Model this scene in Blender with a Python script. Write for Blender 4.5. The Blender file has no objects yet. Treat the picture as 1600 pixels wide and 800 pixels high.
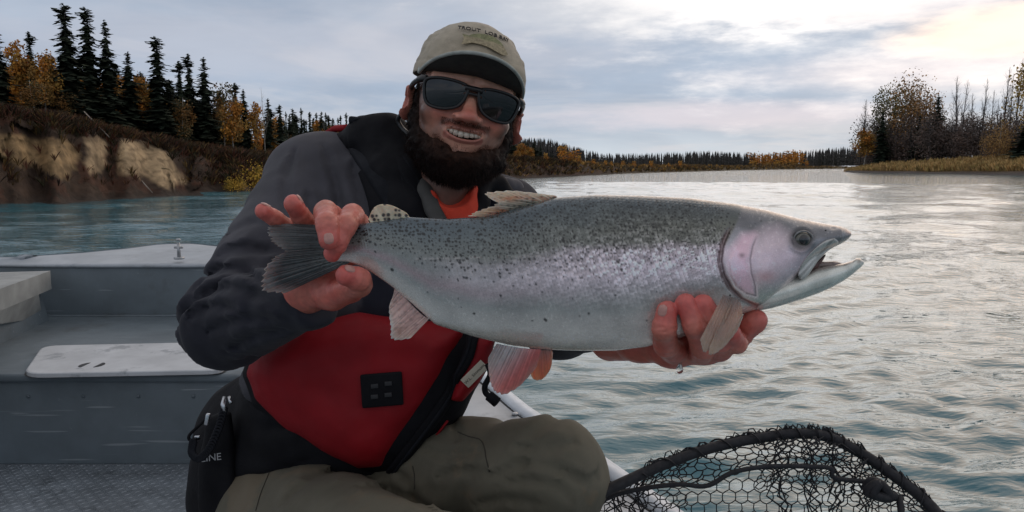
import bpy, bmesh, math, random
import numpy as np
from mathutils import Vector, Matrix
from mathutils.bvhtree import BVHTree
random.seed(7); RNG = np.random.default_rng(7)
SC = bpy.context.scene
COL = SC.collection
# ---------------------------------------------------------------- camera
F = 1150.0; CAMZ = 1.2; PITCH = math.atan(139.0 / F)
cam_data = bpy.data.cameras.new('camera'); cam = bpy.data.objects.new('camera', cam_data); COL.objects.link(cam)
cam.location = (0, 0, CAMZ); cam.rotation_euler = (math.pi / 2 - PITCH, 0, 0)
cam_data.sensor_width = 36; cam_data.lens = F / 1600 * 36; cam_data.clip_end = 6000; cam_data.clip_start = 0.05
SC.camera = cam
SC.view_settings.view_transform = 'Standard'; SC.view_settings.look = 'None'
SC.view_settings.exposure = 0.0; SC.view_settings.gamma = 1
# ---------------------------------------------------------------- node helper
class NT:
    def __init__(s, tree): s.t = tree; s.n = tree.nodes; s.l = tree.links
    def new(s, kind, **kw):
        n = s.n.new(kind)
        for k, v in kw.items(): setattr(n, k, v)
        return n
    def put(s, sock, v):
        if hasattr(v, 'node'): s.l.new(v, sock)
        elif v is not None:
            if hasattr(sock.default_value, '__len__') and not hasattr(v, '__len__'): v = (v,) * len(sock.default_value)
            if hasattr(v, '__len__') and len(sock.default_value) == 4 and len(v) == 3: v = (*v, 1)
            sock.default_value = v
    def m(s, op, a, b=None, c=None, clamp=False):
        n = s.new('ShaderNodeMath', operation=op); n.use_clamp = clamp
        for i, v in enumerate((a, b, c)):
            if v is not None: s.put(n.inputs[i], v)
        return n.outputs[0]
    def mix(s, f, a, b, mode='MIX'):
        n = s.new('ShaderNodeMix', data_type='RGBA', blend_type=mode)
        s.put(n.inputs[0], f); s.put(n.inputs[6], a); s.put(n.inputs[7], b); return n.outputs[2]
    def noise(s, vec, scale, detail=3, rough=.5, dist=0, out=0):
        n = s.new('ShaderNodeTexNoise'); s.put(n.inputs['Vector'], vec)
        n.inputs['Scale'].default_value = scale; n.inputs['Detail'].default_value = detail
        n.inputs['Roughness'].default_value = rough; n.inputs['Distortion'].default_value = dist
        return n.outputs[out]
    def smooth(s, x, a, b, lo=0, hi=1):
        n = s.new('ShaderNodeMapRange', interpolation_type='SMOOTHSTEP')
        s.put(n.inputs[0], x); s.put(n.inputs[1], a); s.put(n.inputs[2], b); s.put(n.inputs[3], lo); s.put(n.inputs[4], hi)
        return n.outputs[0]
    def scale(s, vec, v):
        n = s.new('ShaderNodeMapping'); s.put(n.inputs[0], vec); n.inputs['Scale'].default_value = v; return n.outputs[0]
# ---------------------------------------------------------------- world: overcast evening sky
SUN_AZ, SUN_EL = 0.55, 0.40
world = bpy.data.worlds.new('World'); SC.world = world; world.use_nodes = True
w = NT(world.node_tree); w.n.clear()
sky = w.new('ShaderNodeTexSky', sky_type='NISHITA'); sky.sun_disc = False
sky.sun_elevation = SUN_EL; sky.sun_rotation = SUN_AZ
tc = w.new('ShaderNodeTexCoord'); sep = w.new('ShaderNodeSeparateXYZ'); w.l.new(tc.outputs['Generated'], sep.inputs[0])
X, Y, Z = sep.outputs
az = w.m('ARCTAN2', X, Y); el = w.m('ARCSINE', Z)
cmb = w.new('ShaderNodeCombineXYZ'); w.put(cmb.inputs[0], w.m('MULTIPLY', az, 3.0)); w.put(cmb.inputs[1], w.m('MULTIPLY', el, 11.0))
CV = cmb.outputs[0]
cm2 = w.new('ShaderNodeCombineXYZ')      # cloud layer seen as a high plane: x/z, y/z
zz = w.m('ADD', w.m('MAXIMUM', Z, 0.0), 0.07)
w.put(cm2.inputs[0], w.m('DIVIDE', X, zz)); w.put(cm2.inputs[1], w.m('DIVIDE', Y, zz))
n1 = w.noise(CV, 1.1, 5, .55, .3); n2 = w.noise(cm2.outputs[0], .42, 5, .6, .5); n3 = w.noise(CV, 3.2, 5, .6)
n1 = w.smooth(n1, .3, .7); n2 = w.smooth(n2, .3, .7)
base = w.mix(w.smooth(el, .0, .10), (.52, .60, .68), (.37, .455, .58))
base = w.mix(w.smooth(el, .10, .45), base, (.53, .52, .52))
base = w.mix(w.m('MULTIPLY', n1, .68), base, (.26, .325, .43))
base = w.mix(w.m('MULTIPLY', w.smooth(n2, .3, 1.0), .5), base, (.60, .60, .64))
def blob(a0, e0, ra, re, dist=.9, lo=.35, hi=1.25, nz=n3):
    da = w.m('DIVIDE', w.m('SUBTRACT', az, a0), ra); de = w.m('DIVIDE', w.m('SUBTRACT', el, e0), re)
    r = w.m('SQRT', w.m('ADD', w.m('MULTIPLY', da, da), w.m('MULTIPLY', de, de)))
    r = w.m('ADD', r, w.m('MULTIPLY', w.m('SUBTRACT', nz, .5), dist))
    return w.smooth(r, hi, lo)
# light puffy band low over the far shore, brighter veil round the low sun, blue-grey bank of cloud below it
base = w.mix(w.m('MULTIPLY', blob(.27, .066, .24, .020, 1.4), .75), base, (.66, .62, .68))
base = w.mix(w.m('MULTIPLY', blob(.66, .115, .40, .030, .8), .8), base, (.80, .74, .76))
base = w.mix(w.m('MULTIPLY', blob(-.25, .15, .5, .05, 1.2), .35), base, (.56, .55, .60))
glow = w.m('MAXIMUM', blob(.40, .262, .40, .115, .95, .55, 1.12), w.m('MULTIPLY', blob(.58, .45, .62, .34, 1.3, .2, 1.25), .95))
base = w.mix(glow, base, w.mix(w.smooth(el, .26, .42), (1.30, 1.24, 1.18), (1.38, 1.05, .84)))
base = w.mix(w.m('MULTIPLY', blob(.10, .21, .16, .05, 1.2), .6), base, (.62, .64, .68))
base = w.mix(w.m('MULTIPLY', blob(.52, .185, .22, .022, 1.0), .55), base, (.60, .57, .62))
base = w.mix(blob(.62, .150, .16, .030, .7), base, (1.35, 1.02, .78))
fin = w.mix(.04, w.mix(1.0, base, (11.6, 11.4, 11.3), 'MULTIPLY'), sky.outputs[0])
bg = w.new('ShaderNodeBackground'); w.put(bg.inputs[0], fin); bg.inputs[1].default_value = 0.1
wo = w.new('ShaderNodeOutputWorld'); w.l.new(bg.outputs[0], wo.inputs[0])
sun = bpy.data.lights.new('sun', 'SUN'); sun.energy = 0.5; sun.angle = math.radians(75); sun.color = (1, .86, .72)
so = bpy.data.objects.new('sun', sun); COL.objects.link(so)
sd = Vector((math.sin(SUN_AZ) * math.cos(SUN_EL), math.cos(SUN_AZ) * math.cos(SUN_EL), math.sin(SUN_EL)))
so.rotation_euler = sd.to_track_quat('Z', 'Y').to_euler()
# ---------------------------------------------------------------- placing: photograph pixel (1600x800) + depth -> metres
cP, sP = math.cos(PITCH), math.sin(PITCH)
def P(px, py, d):
    x = (px - 800) / F * d; u = (400 - py) / F * d
    return Vector((x, d * cP + u * sP, CAMZ - d * sP + u * cP))
def G(px, py, z):
    v = P(px, py, 1.0) - Vector((0, 0, CAMZ)); t = (z - CAMZ) / v.z
    return Vector((v.x * t, v.y * t, z))
def PA(a):
    a = np.asarray(a, float); d = a[..., 2]; x = (a[..., 0] - 800) / F * d; u = (400 - a[..., 1]) / F * d
    return np.stack([x, d * cP + u * sP, CAMZ - d * sP + u * cP], -1)
def pix(p):       # metres -> (px, py, depth), arrays
    p = np.asarray(p, float); y = p[..., 1]; z = p[..., 2] - CAMZ
    d = y * cP - z * sP; u = y * sP + z * cP
    return np.stack([800 + p[..., 0] / d * F, 400 - u / d * F, d], -1)
# ---------------------------------------------------------------- object helpers
def tag(o, label=None, cat=None, group=None, kind=None):
    if label: o['label'] = label
    if cat: o['category'] = cat
    if group: o['group'] = group
    if kind: o['kind'] = kind
    return o
def empty(name, loc=(0, 0, 0), **kw):
    o = bpy.data.objects.new(name, None); o.empty_display_size = .05; COL.objects.link(o); o.location = loc
    return tag(o, **kw)
def meshobj(name, verts, faces, mats=None, parent=None, smooth=True, col=None, uv=None, mi=None, **kw):
    me = bpy.data.meshes.new(name)
    if isinstance(verts, np.ndarray): verts = verts.astype(float)
    if isinstance(faces, np.ndarray) and isinstance(verts, np.ndarray):
        nf, k = faces.shape
        me.vertices.add(len(verts)); me.vertices.foreach_set('co', verts.ravel())
        me.loops.add(nf * k); me.loops.foreach_set('vertex_index', faces.ravel().astype(np.int32))
        me.polygons.add(nf); me.polygons.foreach_set('loop_start', np.arange(0, nf * k, k, dtype=np.int32))
        me.polygons.foreach_set('loop_total', np.full(nf, k, np.int32))
        me.update(calc_edges=True); me.validate()
    else: me.from_pydata([tuple(v) for v in verts], [], [tuple(int(i) for i in f) for f in faces])
    if smooth: me.polygons.foreach_set('use_smooth', [True] * len(me.polygons))
    if col is not None:
        c = np.ones((len(verts), 4), np.float32); c[:, :3] = col
        a = me.color_attributes.new('col', 'FLOAT_COLOR', 'POINT'); a.data.foreach_set('color', c.ravel())
    if mats is not None:
        for m in (mats if isinstance(mats, (list, tuple)) else [mats]): me.materials.append(m)
    if mi is not None: me.polygons.foreach_set('material_index', np.asarray(mi, np.int32))
    o = bpy.data.objects.new(name, me); COL.objects.link(o)
    if parent is not None:
        o.parent = parent
        if parent.type == 'EMPTY' or True:
            bpy.context.view_layer.update() if False else None
            o.matrix_parent_inverse = PWORLD(parent).inverted()
    return tag(o, **kw)
def PWORLD(o):
    m = Matrix.LocRotScale(o.location, o.rotation_euler, o.scale)
    return m if o.parent is None else PWORLD(o.parent) @ o.matrix_parent_inverse @ m
def local(name, verts, faces, mats=None, parent=None, **kw):     # verts given in the parent's own space
    o = meshobj(name, verts, faces, mats, None, **kw)
    o.parent = parent; return o
class MB:
    def __init__(s): s.v = []; s.f = []
    def add(s, v, f):
        n = len(s.v); s.v += [tuple(x) for x in v]; s.f += [tuple(i + n for i in q) for q in f]
    def box(s, c, size, rot=None, bev=0):
        bm = bmesh.new(); bmesh.ops.create_cube(bm, size=1)
        for v in bm.verts: v.co = Vector((v.co.x * size[0], v.co.y * size[1], v.co.z * size[2]))
        if bev: bmesh.ops.bevel(bm, geom=bm.edges[:], offset=bev, segments=2, affect='EDGES', profile=.6)
        R = rot if rot is not None else Matrix.Identity(3)
        c = Vector(c); s.add([R @ v.co + c for v in bm.verts], [[v.index for v in f.verts] for f in bm.faces]); bm.free()
    def hexa(s, bot, top):     # 4 bottom points, 4 top points
        s.add(list(bot) + list(top), [(3, 2, 1, 0), (4, 5, 6, 7), (0, 1, 5, 4), (1, 2, 6, 5), (2, 3, 7, 6), (3, 0, 4, 7)])
    def tube(s, pts, r, n=8, cap=True, flat=1.0):
        pts = [Vector(p) for p in pts]; R = r if hasattr(r, '__len__') else [r] * len(pts)
        vs = []; prev = None
        for i, p in enumerate(pts):
            t = (pts[min(i + 1, len(pts) - 1)] - pts[max(i - 1, 0)])
            t = t.normalized() if t.length > 1e-9 else Vector((0, 0, 1))
            if prev is None:
                a = Vector((0, 0, 1)) if abs(t.z) < .9 else Vector((1, 0, 0)); u = t.cross(a).normalized()
            else:
                u = (prev - t * prev.dot(t)); u = u.normalized() if u.length > 1e-6 else t.orthogonal().normalized()
            prev = u; b = t.cross(u)
            for k in range(n):
                a = 2 * math.pi * k / n; vs.append(p + (u * math.cos(a) + b * math.sin(a) * flat) * R[i])
        fs = []
        for i in range(len(pts) - 1):
            for k in range(n):
                a = i * n + k; b2 = i * n + (k + 1) % n; fs.append((a, b2, b2 + n, a + n))
        if cap: fs += [tuple(range(n))[::-1], tuple(range((len(pts) - 1) * n, len(pts) * n))]
        s.add(vs, fs)
    def obj(s, name, mat=None, parent=None, **kw): return meshobj(name, s.v, s.f, mat, parent, **kw)
def spline(pts, n):
    pts = np.asarray(pts, float); k = len(pts); t = np.linspace(0, k - 1, n); i = np.clip(t.astype(int), 0, k - 2); f = (t - i)[:, None]
    g = lambda j: pts[np.clip(j, 0, k - 1)]
    p0, p1, p2, p3 = g(i - 1), g(i), g(i + 1), g(i + 2)
    return .5 * (2 * p1 + (p2 - p0) * f + (2 * p0 - 5 * p1 + 4 * p2 - p3) * f ** 2 + (3 * p1 - p0 - 3 * p2 + p3) * f ** 3)
def gridfaces(nu, nv, wrap=False):
    i, j = np.meshgrid(np.arange(nu - 1), np.arange(nv if wrap else nv - 1), indexing='ij')
    a = i * nv + j; b = i * nv + (j + 1) % nv
    return np.stack([a, b, b + nv, a + nv], -1).reshape(-1, 4)
# ---------------------------------------------------------------- materials
def material(name, base, rough=.6, metal=0., var=.25, vscale=8., bump=0., bscale=60., vcol=False, coat=0., spec=.5,
             sss=0., stretch=None, wear=None, coord='Object', sheen=0., ior=None, scratch=0.):
    m = bpy.data.materials.new(name); m.use_nodes = True; t = NT(m.node_tree); b = t.n['Principled BSDF']
    tcn = t.new('ShaderNodeTexCoord'); v = tcn.outputs[coord]
    if stretch: v = t.scale(v, stretch)
    if vcol:
        a = t.new('ShaderNodeAttribute'); a.attribute_name = 'col'; c = a.outputs['Color']
        if base is not None: c = t.mix(1.0, c, base, 'MULTIPLY')
    else: c = tuple(base)
    if var:
        nz = t.noise(v, vscale, 5, .6); f = t.smooth(nz, .25, .75, 1 - var, 1 + var)
        c = t.mix(1.0, c, t.m('MULTIPLY', f, 1.0) if False else f, 'MULTIPLY')
    if wear:
        col2, sc2, th, amt = wear
        nz = t.noise(v, sc2, 6, .7); c = t.mix(t.m('MULTIPLY', t.smooth(nz, th, th + .08), amt), c, col2)
    if scratch:
        for an, sc_ in ((.5, 1.), (-.9, 1.3), (1.4, .8)):
            mp = t.new('ShaderNodeMapping'); t.put(mp.inputs[0], v); mp.inputs['Rotation'].default_value = (an * .3, an * .2, an); mp.inputs['Scale'].default_value = (2.5 * sc_, 90 * sc_, 60)
            c = t.mix(t.m('MULTIPLY', t.smooth(t.noise(mp.outputs[0], 1.0, 2, .5), .70, .74), scratch), c, (.45, .48, .50))
        c = t.mix(t.m('MULTIPLY', t.smooth(t.noise(v, 2.3, 6, .75), .52, .75), .55), c, (.055, .050, .042))
    t.put(b.inputs['Base Color'], c)
    if var:
        t.put(b.inputs['Roughness'], t.smooth(t.noise(v, vscale * 2.3, 4), .3, .7, max(0, rough - .08), min(1, rough + .08)))
    else: b.inputs['Roughness'].default_value = rough
    b.inputs['Metallic'].default_value = metal; b.inputs['Coat Weight'].default_value = coat; b.inputs['Coat Roughness'].default_value = .15
    b.inputs['Specular IOR Level'].default_value = spec
    if ior: b.inputs['IOR'].default_value = ior
    if sheen: b.inputs['Sheen Weight'].default_value = sheen; b.inputs['Sheen Roughness'].default_value = .5
    if sss:
        b.inputs['Subsurface Weight'].default_value = sss; b.inputs['Subsurface Radius'].default_value = (.012, .004, .002); b.inputs['Subsurface Scale'].default_value = 1
    if bump:
        bn = t.new('ShaderNodeBump'); bn.inputs['Strength'].default_value = bump; bn.inputs['Distance'].default_value = 1.0 / bscale * .3
        t.put(bn.inputs['Height'], t.noise(v, bscale, 6, .65)); t.l.new(bn.outputs[0], b.inputs['Normal'])
    return m
# ---------------------------------------------------------------- value noise + SDF toolkit
_T = RNG.random((32, 32, 32)).astype(np.float32)
def vnoise(p, s=1.0):
    p = np.asarray(p) * s; i = np.floor(p).astype(int); f = p - i; f = f * f * (3 - 2 * f); i &= 31; j = (i + 1) & 31
    x0, y0, z0 = i[..., 0], i[..., 1], i[..., 2]; x1, y1, z1 = j[..., 0], j[..., 1], j[..., 2]
    fx, fy, fz = f[..., 0], f[..., 1], f[..., 2]
    a = _T[x0, y0, z0] * (1 - fx) + _T[x1, y0, z0] * fx; b = _T[x0, y1, z0] * (1 - fx) + _T[x1, y1, z0] * fx
    c = _T[x0, y0, z1] * (1 - fx) + _T[x1, y0, z1] * fx; d = _T[x0, y1, z1] * (1 - fx) + _T[x1, y1, z1] * fx
    return (a * (1 - fy) + b * fy) * (1 - fz) + (c * (1 - fy) + d * fy) * fz
def fbm(p, s, o=3):
    r = 0; a = .5; t = 0
    for k in range(o): r = r + a * vnoise(np.asarray(p) + 7.3 * k, s * 2 ** k); t += a; a *= .5
    return r / t
def smin(a, b, k):
    h = np.clip(.5 + .5 * (b - a) / k, 0, 1); return b * (1 - h) + a * h - k * h * (1 - h)
def smax(a, b, k): return -smin(-a, -b, k)
def cap(p, a, b, r1, r2=None):
    if r2 is None: r2 = r1
    a = np.asarray(a, np.float32); ba = np.asarray(b, np.float32) - a; pa = p - a
    t = np.clip(pa @ ba / max(1e-9, ba @ ba), 0, 1); return np.linalg.norm(pa - t[..., None] * ba, axis=-1) - (r1 + (r2 - r1) * t)
def ell(p, c, r, R=None):
    q = p - np.asarray(c, np.float32)
    if R is not None: q = q @ np.asarray(R, np.float32)
    r = np.asarray(r, np.float32); k0 = np.linalg.norm(q / r, axis=-1); k1 = np.linalg.norm(q / (r * r), axis=-1) + 1e-9
    return k0 * (k0 - 1) / k1
def chain(p, pts, k=.004):   # pts: list of (Vector, r)
    d = None
    for (a, r1), (b, r2) in zip(pts[:-1], pts[1:]):
        e = cap(p, a, b, r1, r2); d = e if d is None else smin(d, e, k)
    return d
def sdf_mesh(fn, lo, hi, h):
    lo = np.asarray(lo, float); hi = np.asarray(hi, float); S = 4
    n = (np.ceil((hi - lo) / h / S).astype(int)) * S + 1; nc = (n - 1) // S + 1
    ax = [lo[i] + h * S * np.arange(nc[i]) for i in range(3)]
    C = np.stack(np.meshgrid(*ax, indexing='ij'), -1).reshape(-1, 3).astype(np.float32)
    def ev(pts):
        return np.concatenate([fn(pts[i:i + 200000]) for i in range(0, len(pts), 200000)]).astype(np.float32)
    cv = ev(C).reshape(nc)
    near = np.abs(cv) < h * S * 1.9
    cell = near[:-1, :-1, :-1].copy()
    for a in (0, 1):
        for b in (0, 1):
            for c in (0, 1): cell |= near[a:nc[0] - 1 + a, b:nc[1] - 1 + b, c:nc[2] - 1 + c]
    fine = np.repeat(np.repeat(np.repeat(cv, S, 0), S, 1), S, 2)
    off = S // 2
    fine = fine[off:off + n[0], off:off + n[1], off:off + n[2]].copy()
    mask = np.zeros(n, bool); ii = np.argwhere(cell)
    blk = np.zeros(n, bool)
    cm = np.repeat(np.repeat(np.repeat(cell, S, 0), S, 1), S, 2)
    mask[:-1, :-1, :-1] |= cm; mask[1:, :-1, :-1] |= cm; mask[:-1, 1:, :-1] |= cm; mask[:-1, :-1, 1:] |= cm
    mask[1:, 1:, :-1] |= cm; mask[1:, :-1, 1:] |= cm; mask[:-1, 1:, 1:] |= cm; mask[1:, 1:, 1:] |= cm
    idx = np.argwhere(mask); fine[mask] = ev((lo + idx * h).astype(np.float32))
    V = fine; N = n - 1
    s = V < 0
    cs = np.zeros(N, np.int8)
    offs = [(a, b, c) for a in (0, 1) for b in (0, 1) for c in (0, 1)]
    for a, b, c in offs: cs += s[a:N[0] + a, b:N[1] + b, c:N[2] + c]
    act = np.argwhere((cs > 0) & (cs < 8))
    vid = np.full(N, -1, np.int64); vid[act[:, 0], act[:, 1], act[:, 2]] = np.arange(len(act))
    acc = np.zeros((len(act), 3)); cnt = np.zeros(len(act))
    for o1 in offs:
        for a in range(3):
            if o1[a] == 0:
                o2 = list(o1); o2[a] = 1
                v1 = V[act[:, 0] + o1[0], act[:, 1] + o1[1], act[:, 2] + o1[2]]; v2 = V[act[:, 0] + o2[0], act[:, 1] + o2[1], act[:, 2] + o2[2]]
                m = (v1 < 0) != (v2 < 0); t = np.where(m, v1 / (v1 - v2 + 1e-12), 0)
                q = np.array(o1, float)[None] + np.zeros((len(act), 3)); q[:, a] += t
                acc[m] += q[m]; cnt[m] += 1
    verts = lo + (act + acc / cnt[:, None]) * h
    faces = []
    for a in range(3):
        b, c = (a + 1) % 3, (a + 2) % 3
        sl = [slice(None)] * 3; s1 = [slice(1, N[i]) for i in range(3)]; s1[a] = slice(0, N[a]); s2 = list(s1); s2[a] = slice(1, N[a] + 1)
        A = s[tuple(s1)]; B = s[tuple(s2)]; e = np.argwhere(A != B)
        e0 = e.copy(); st = A[e[:, 0], e[:, 1], e[:, 2]]
        g = e.copy(); g[:, b] += 1; g[:, c] += 1
        ub = np.zeros(3, int); ub[b] = 1; uc = np.zeros(3, int); uc[c] = 1
        q = [g - ub - uc, g - uc, g, g - ub]
        f = np.stack([vid[x[:, 0], x[:, 1], x[:, 2]] for x in q], -1)
        f[~st] = f[~st][:, ::-1]; faces.append(f)
    faces = np.concatenate(faces); faces = faces[(faces >= 0).all(1)]
    return verts, faces
def raycast_tool(objs):
    v = []; f = []
    for o in objs:
        n = len(v); M = PWORLD(o) if o.parent is None else PWORLD(o)
        co = np.zeros(len(o.data.vertices) * 3); o.data.vertices.foreach_get('co', co)
        v += [M @ Vector(c) for c in co.reshape(-1, 3)] if M != Matrix.Identity(4) else [Vector(c) for c in co.reshape(-1, 3)]
        f += [[i + n for i in p.vertices] for p in o.data.polygons]
    bvh = BVHTree.FromPolygons(v, f)
    def hit(px, py, off=0.0):
        o = Vector((0, 0, CAMZ)); d = (P(px, py, 1) - o).normalized(); h = bvh.ray_cast(o, d)
        if h[0] is None: return None
        nrm = h[1] if h[1].dot(d) < 0 else -h[1]
        return h[0] + nrm * off, nrm
    hit.bvh = bvh
    return hit
# ================================================================ WATER
def water():
    m = bpy.data.materials.new('river_water'); m.use_nodes = True; t = NT(m.node_tree); b = t.n['Principled BSDF']
    g = t.new('ShaderNodeNewGeometry'); v = g.outputs['Position']
    t.put(b.inputs['Base Color'], t.mix(t.smooth(t.noise(v, .5, 4, .6), .35, .7), (.035, .135, .165), (.075, .185, .215)))
    b.inputs['Roughness'].default_value = .03; b.inputs['IOR'].default_value = 1.6
    d = t.new('ShaderNodeVectorMath', operation='LENGTH'); t.l.new(v, d.inputs[0]); dist = d.outputs['Value']
    far = t.smooth(dist, 12, 90); near = t.smooth(dist, 10, 2.5)
    def warp(v, s, a):
        n = t.noise(v, s, 3, .5, 0, 1); o = t.new('ShaderNodeVectorMath', operation='MULTIPLY_ADD')
        t.put(o.inputs[0], n); o.inputs[1].default_value = (a, a, a); t.put(o.inputs[2], v); return o.outputs[0]
    h1 = t.noise(warp(t.scale(v, (2.2, 6.5, 1)), .5, .7), 1.0, 4, .55)
    h2 = t.noise(t.scale(v, (7, 20, 1)), 1.0, 3, .5)
    h3 = t.noise(t.scale(v, (.7, 2.4, 1)), 1.0, 3, .6)
    b1 = t.new('ShaderNodeBump'); b1.inputs['Distance'].default_value = .05; t.put(b1.inputs['Height'], h1); b1.inputs['Strength'].default_value = .5
    b2 = t.new('ShaderNodeBump'); b2.inputs['Distance'].default_value = .012; t.put(b2.inputs['Height'], h2); b2.inputs['Strength'].default_value = .45
    b3 = t.new('ShaderNodeBump'); b3.inputs['Distance'].default_value = .25; t.put(b3.inputs['Height'], h3); t.put(b3.inputs['Strength'], t.m('MULTIPLY', far, .5))
    t.l.new(b1.outputs[0], b2.inputs['Normal']); t.l.new(b2.outputs[0], b3.inputs['Normal']); t.l.new(b3.outputs[0], b.inputs['Normal'])
    nr, na = 520, 620
    r = np.concatenate([np.geomspace(.9, 60, 440), np.geomspace(61, 5200, nr - 440)]); a = np.linspace(-math.pi, math.pi, 24)
    fine = np.linspace(-.80, .80, na); a = np.concatenate([np.linspace(-math.pi, -.86, 14), fine, np.linspace(.86, math.pi, 14)])
    R, A = np.meshgrid(r, a, indexing='ij'); x = R * np.sin(A); y = R * np.cos(A); z = np.zeros_like(x)
    sp = np.maximum(np.gradient(r)[:, None] * np.ones_like(A), R * (1.6 / na))
    g2 = np.random.default_rng(3)
    wx = x + .25 * np.sin(y * .9 + 1) + .15 * np.sin(x * 1.7 + y * .6); wy = y + .2 * np.sin(x * .8) + .12 * np.sin(x * 2.1 - y * 1.3)
    for k in range(46):
        lam = .16 * 1.085 ** k; th = g2.normal(math.pi / 2 + .18, .48); am = lam * .0050 * (2.4 if lam < .5 else .55)
        kx, ky = math.cos(th) * 2 * math.pi / lam, math.sin(th) * 2 * math.pi / lam
        ph = kx * wx + ky * wy + g2.random() * 6.28
        fade = np.clip((lam / sp - 2.4) / 2.4, 0, 1); z += am * fade * (np.sin(ph) + .25 * np.sin(2 * ph + .6))
    calm = .55 + .9 * fbm(np.stack([x * .35, y * .22, 0 * x], -1), 1.0, 3)
    z *= calm
    meshobj('river_water', np.stack([x, y, z], -1).reshape(-1, 3), gridfaces(len(r), len(a))[:, ::-1], m, kind='structure')
water()
# ================================================================ LAND
SH = np.array([(-900, 15), (-400, 20), (0, 26.5), (200, 31), (400, 38), (600, 52), (800, 74), (860, 86), (930, 112), (1000, 153), (1080, 200), (1150, 276), (1310, 560), (1500, 760), (2600, 900)], float)
HT = np.array([(-900, 3.6), (-400, 3.5), (0, 3.0), (120, 2.8), (200, 2.4), (300, 1.9), (400, 1.5), (600, 1.5), (800, 1.9), (860, 1.7), (930, 1.3), (1000, .8), (1310, 1.0), (2600, 1.5)], float)
WD = np.array([(-900, 4.), (0, 4.5), (400, 4), (800, 7), (1000, 5), (1310, 8), (2600, 10)], float)
def azpx(px): return np.arctan((np.asarray(px, float) - 800) / F)
def shore(px): return np.interp(px, SH[:, 0], SH[:, 1]) + .5 * np.sin(np.asarray(px) * .045) + .4 * np.sin(np.asarray(px) * .11 + 1)
def land_z(px, r):
    s = shore(px); q = r - s; h = np.interp(px, HT[:, 0], HT[:, 1]); wd = np.interp(px, WD[:, 0], WD[:, 1])
    u = np.clip((q - .4) / wd, 0, 1); f = u * u * (3 - 2 * u); f = .12 * np.clip(q / 1.0, -3, 1) + (f ** .8) * h
    back = np.clip(q - wd, 0, 60) * np.interp(px, [0, 400, 900, 1200], [.03, .02, .012, .004])
    return f + back
pxs = np.concatenate([np.linspace(-900, -60, 200), np.linspace(-50, 560, 330), np.linspace(565, 2600, 260)])
qs = np.concatenate([np.linspace(-3, 7, 90), np.geomspace(7.3, 1600, 60)])
PX, Q = np.meshgrid(pxs, qs, indexing='ij'); s_ = shore(PX); R_ = s_ + Q * np.clip(s_ / 30, 1, 3)
Zl = land_z(PX, R_); A_ = azpx(PX); XX = R_ * np.sin(A_); YY = R_ * np.cos(A_)
# gullies, slumps and lumps on the eroded face
P3 = np.stack([XX, YY, Zl * 1.5], -1); n_ = fbm(P3, .35, 4); n2_ = fbm(P3 + 40, 1.4, 3)
am = np.clip(Q / 1.2, 0, 1)
gully = np.abs(np.sin(XX * .55 + 2.2 * n_ + YY * .2)); dR = (n_ - .5) * 3.4 * am + (n2_ - .5) * .9 * am - .6 * (gully < .25) * am * (Q < 7)
Zl = Zl + (n2_ - .5) * .35 * am + (n_ - .5) * 1.1 * am * (Q > 1)
XX = XX + dR * np.sin(A_) * .6; YY = YY + dR * np.cos(A_) * .6
LV = np.stack([XX, YY, Zl], -1).reshape(-1, 3)
pp = pix(LV)
# soil: dark brush-covered earth, pale clay slips where the bank has fallen away
nn = fbm(LV, .8, 4); nh = fbm(LV + 9, 1.3, 3)
soil = np.array([.050, .032, .022])[None] * (.55 + .9 * nn[:, None]) ** 1.3
soil = soil + np.array([.022, .004, .001]) * (nh[:, None] > .55)
def softpoly(pts, x, y, soft):
    pts = np.asarray(pts, float); ins = np.zeros(x.shape, bool); dm = np.full(x.shape, 1e9)
    for (x1, y1), (x2, y2) in zip(pts, np.roll(pts, -1, 0)):
        c = ((y1 > y) != (y2 > y)) & (x < (x2 - x1) * (y - y1) / (y2 - y1 + 1e-9) + x1); ins ^= c
        dx, dy = x2 - x1, y2 - y1; t = np.clip(((x - x1) * dx + (y - y1) * dy) / (dx * dx + dy * dy), 0, 1)
        dm = np.minimum(dm, np.hypot(x - x1 - t * dx, y - y1 - t * dy))
    return np.clip(.5 + np.where(ins, dm, -dm) / (2 * soft), 0, 1), np.where(ins, -dm, dm)
clay = np.array([(.46, .33, .19), (.36, .24, .12), (.50, .36, .21)])
jx = pp[:, 0] + (fbm(LV + 3, .9, 3) - .5) * 34; jy = pp[:, 1] + (fbm(LV + 5, .9, 3) - .5) * 26
CLAYP = []
for poly, ci in (([(-80, 208), (0, 210), (50, 214), (100, 218), (122, 240), (124, 262), (92, 284), (60, 266), (0, 244), (-80, 244)], 1),
                 ([(132, 220), (164, 218), (167, 258), (148, 266), (133, 250)], 2),
                 ([(184, 218), (222, 220), (256, 238), (290, 282), (266, 294), (235, 280), (215, 268), (186, 268)], 0)):
    CLAYP.append(poly); f, _ = softpoly(poly, jx, jy, 4); f = f * (.6 + .4 * nh)
    soil = soil * (1 - f[:, None]) + clay[ci] * (.35 + 1.1 * nh[:, None]) * f[:, None] * (1 - .35 * (np.abs((Zl.ravel() * 2.3 + nn * 2) % 1 - .5) < .10)[:, None])
mud = np.clip(1 - Zl.ravel() / .35, 0, 1)[:, None]; soil = soil * (1 - mud) + np.array([.045, .034, .027]) * mud
far_ = np.clip((np.hypot(LV[:, 0], LV[:, 1]) - 110) / 80, 0, 1)[:, None]; soil = soil * (1 - far_) + np.array([.11, .085, .05]) * far_
M_soil = material('bank_soil', None, .9, var=.35, vscale=2.5, bump=.8, bscale=6, vcol=True, spec=.2)
meshobj('river_bank', LV, gridfaces(len(pxs), len(qs))[:, ::-1], M_soil, col=soil, kind='structure')
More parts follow.
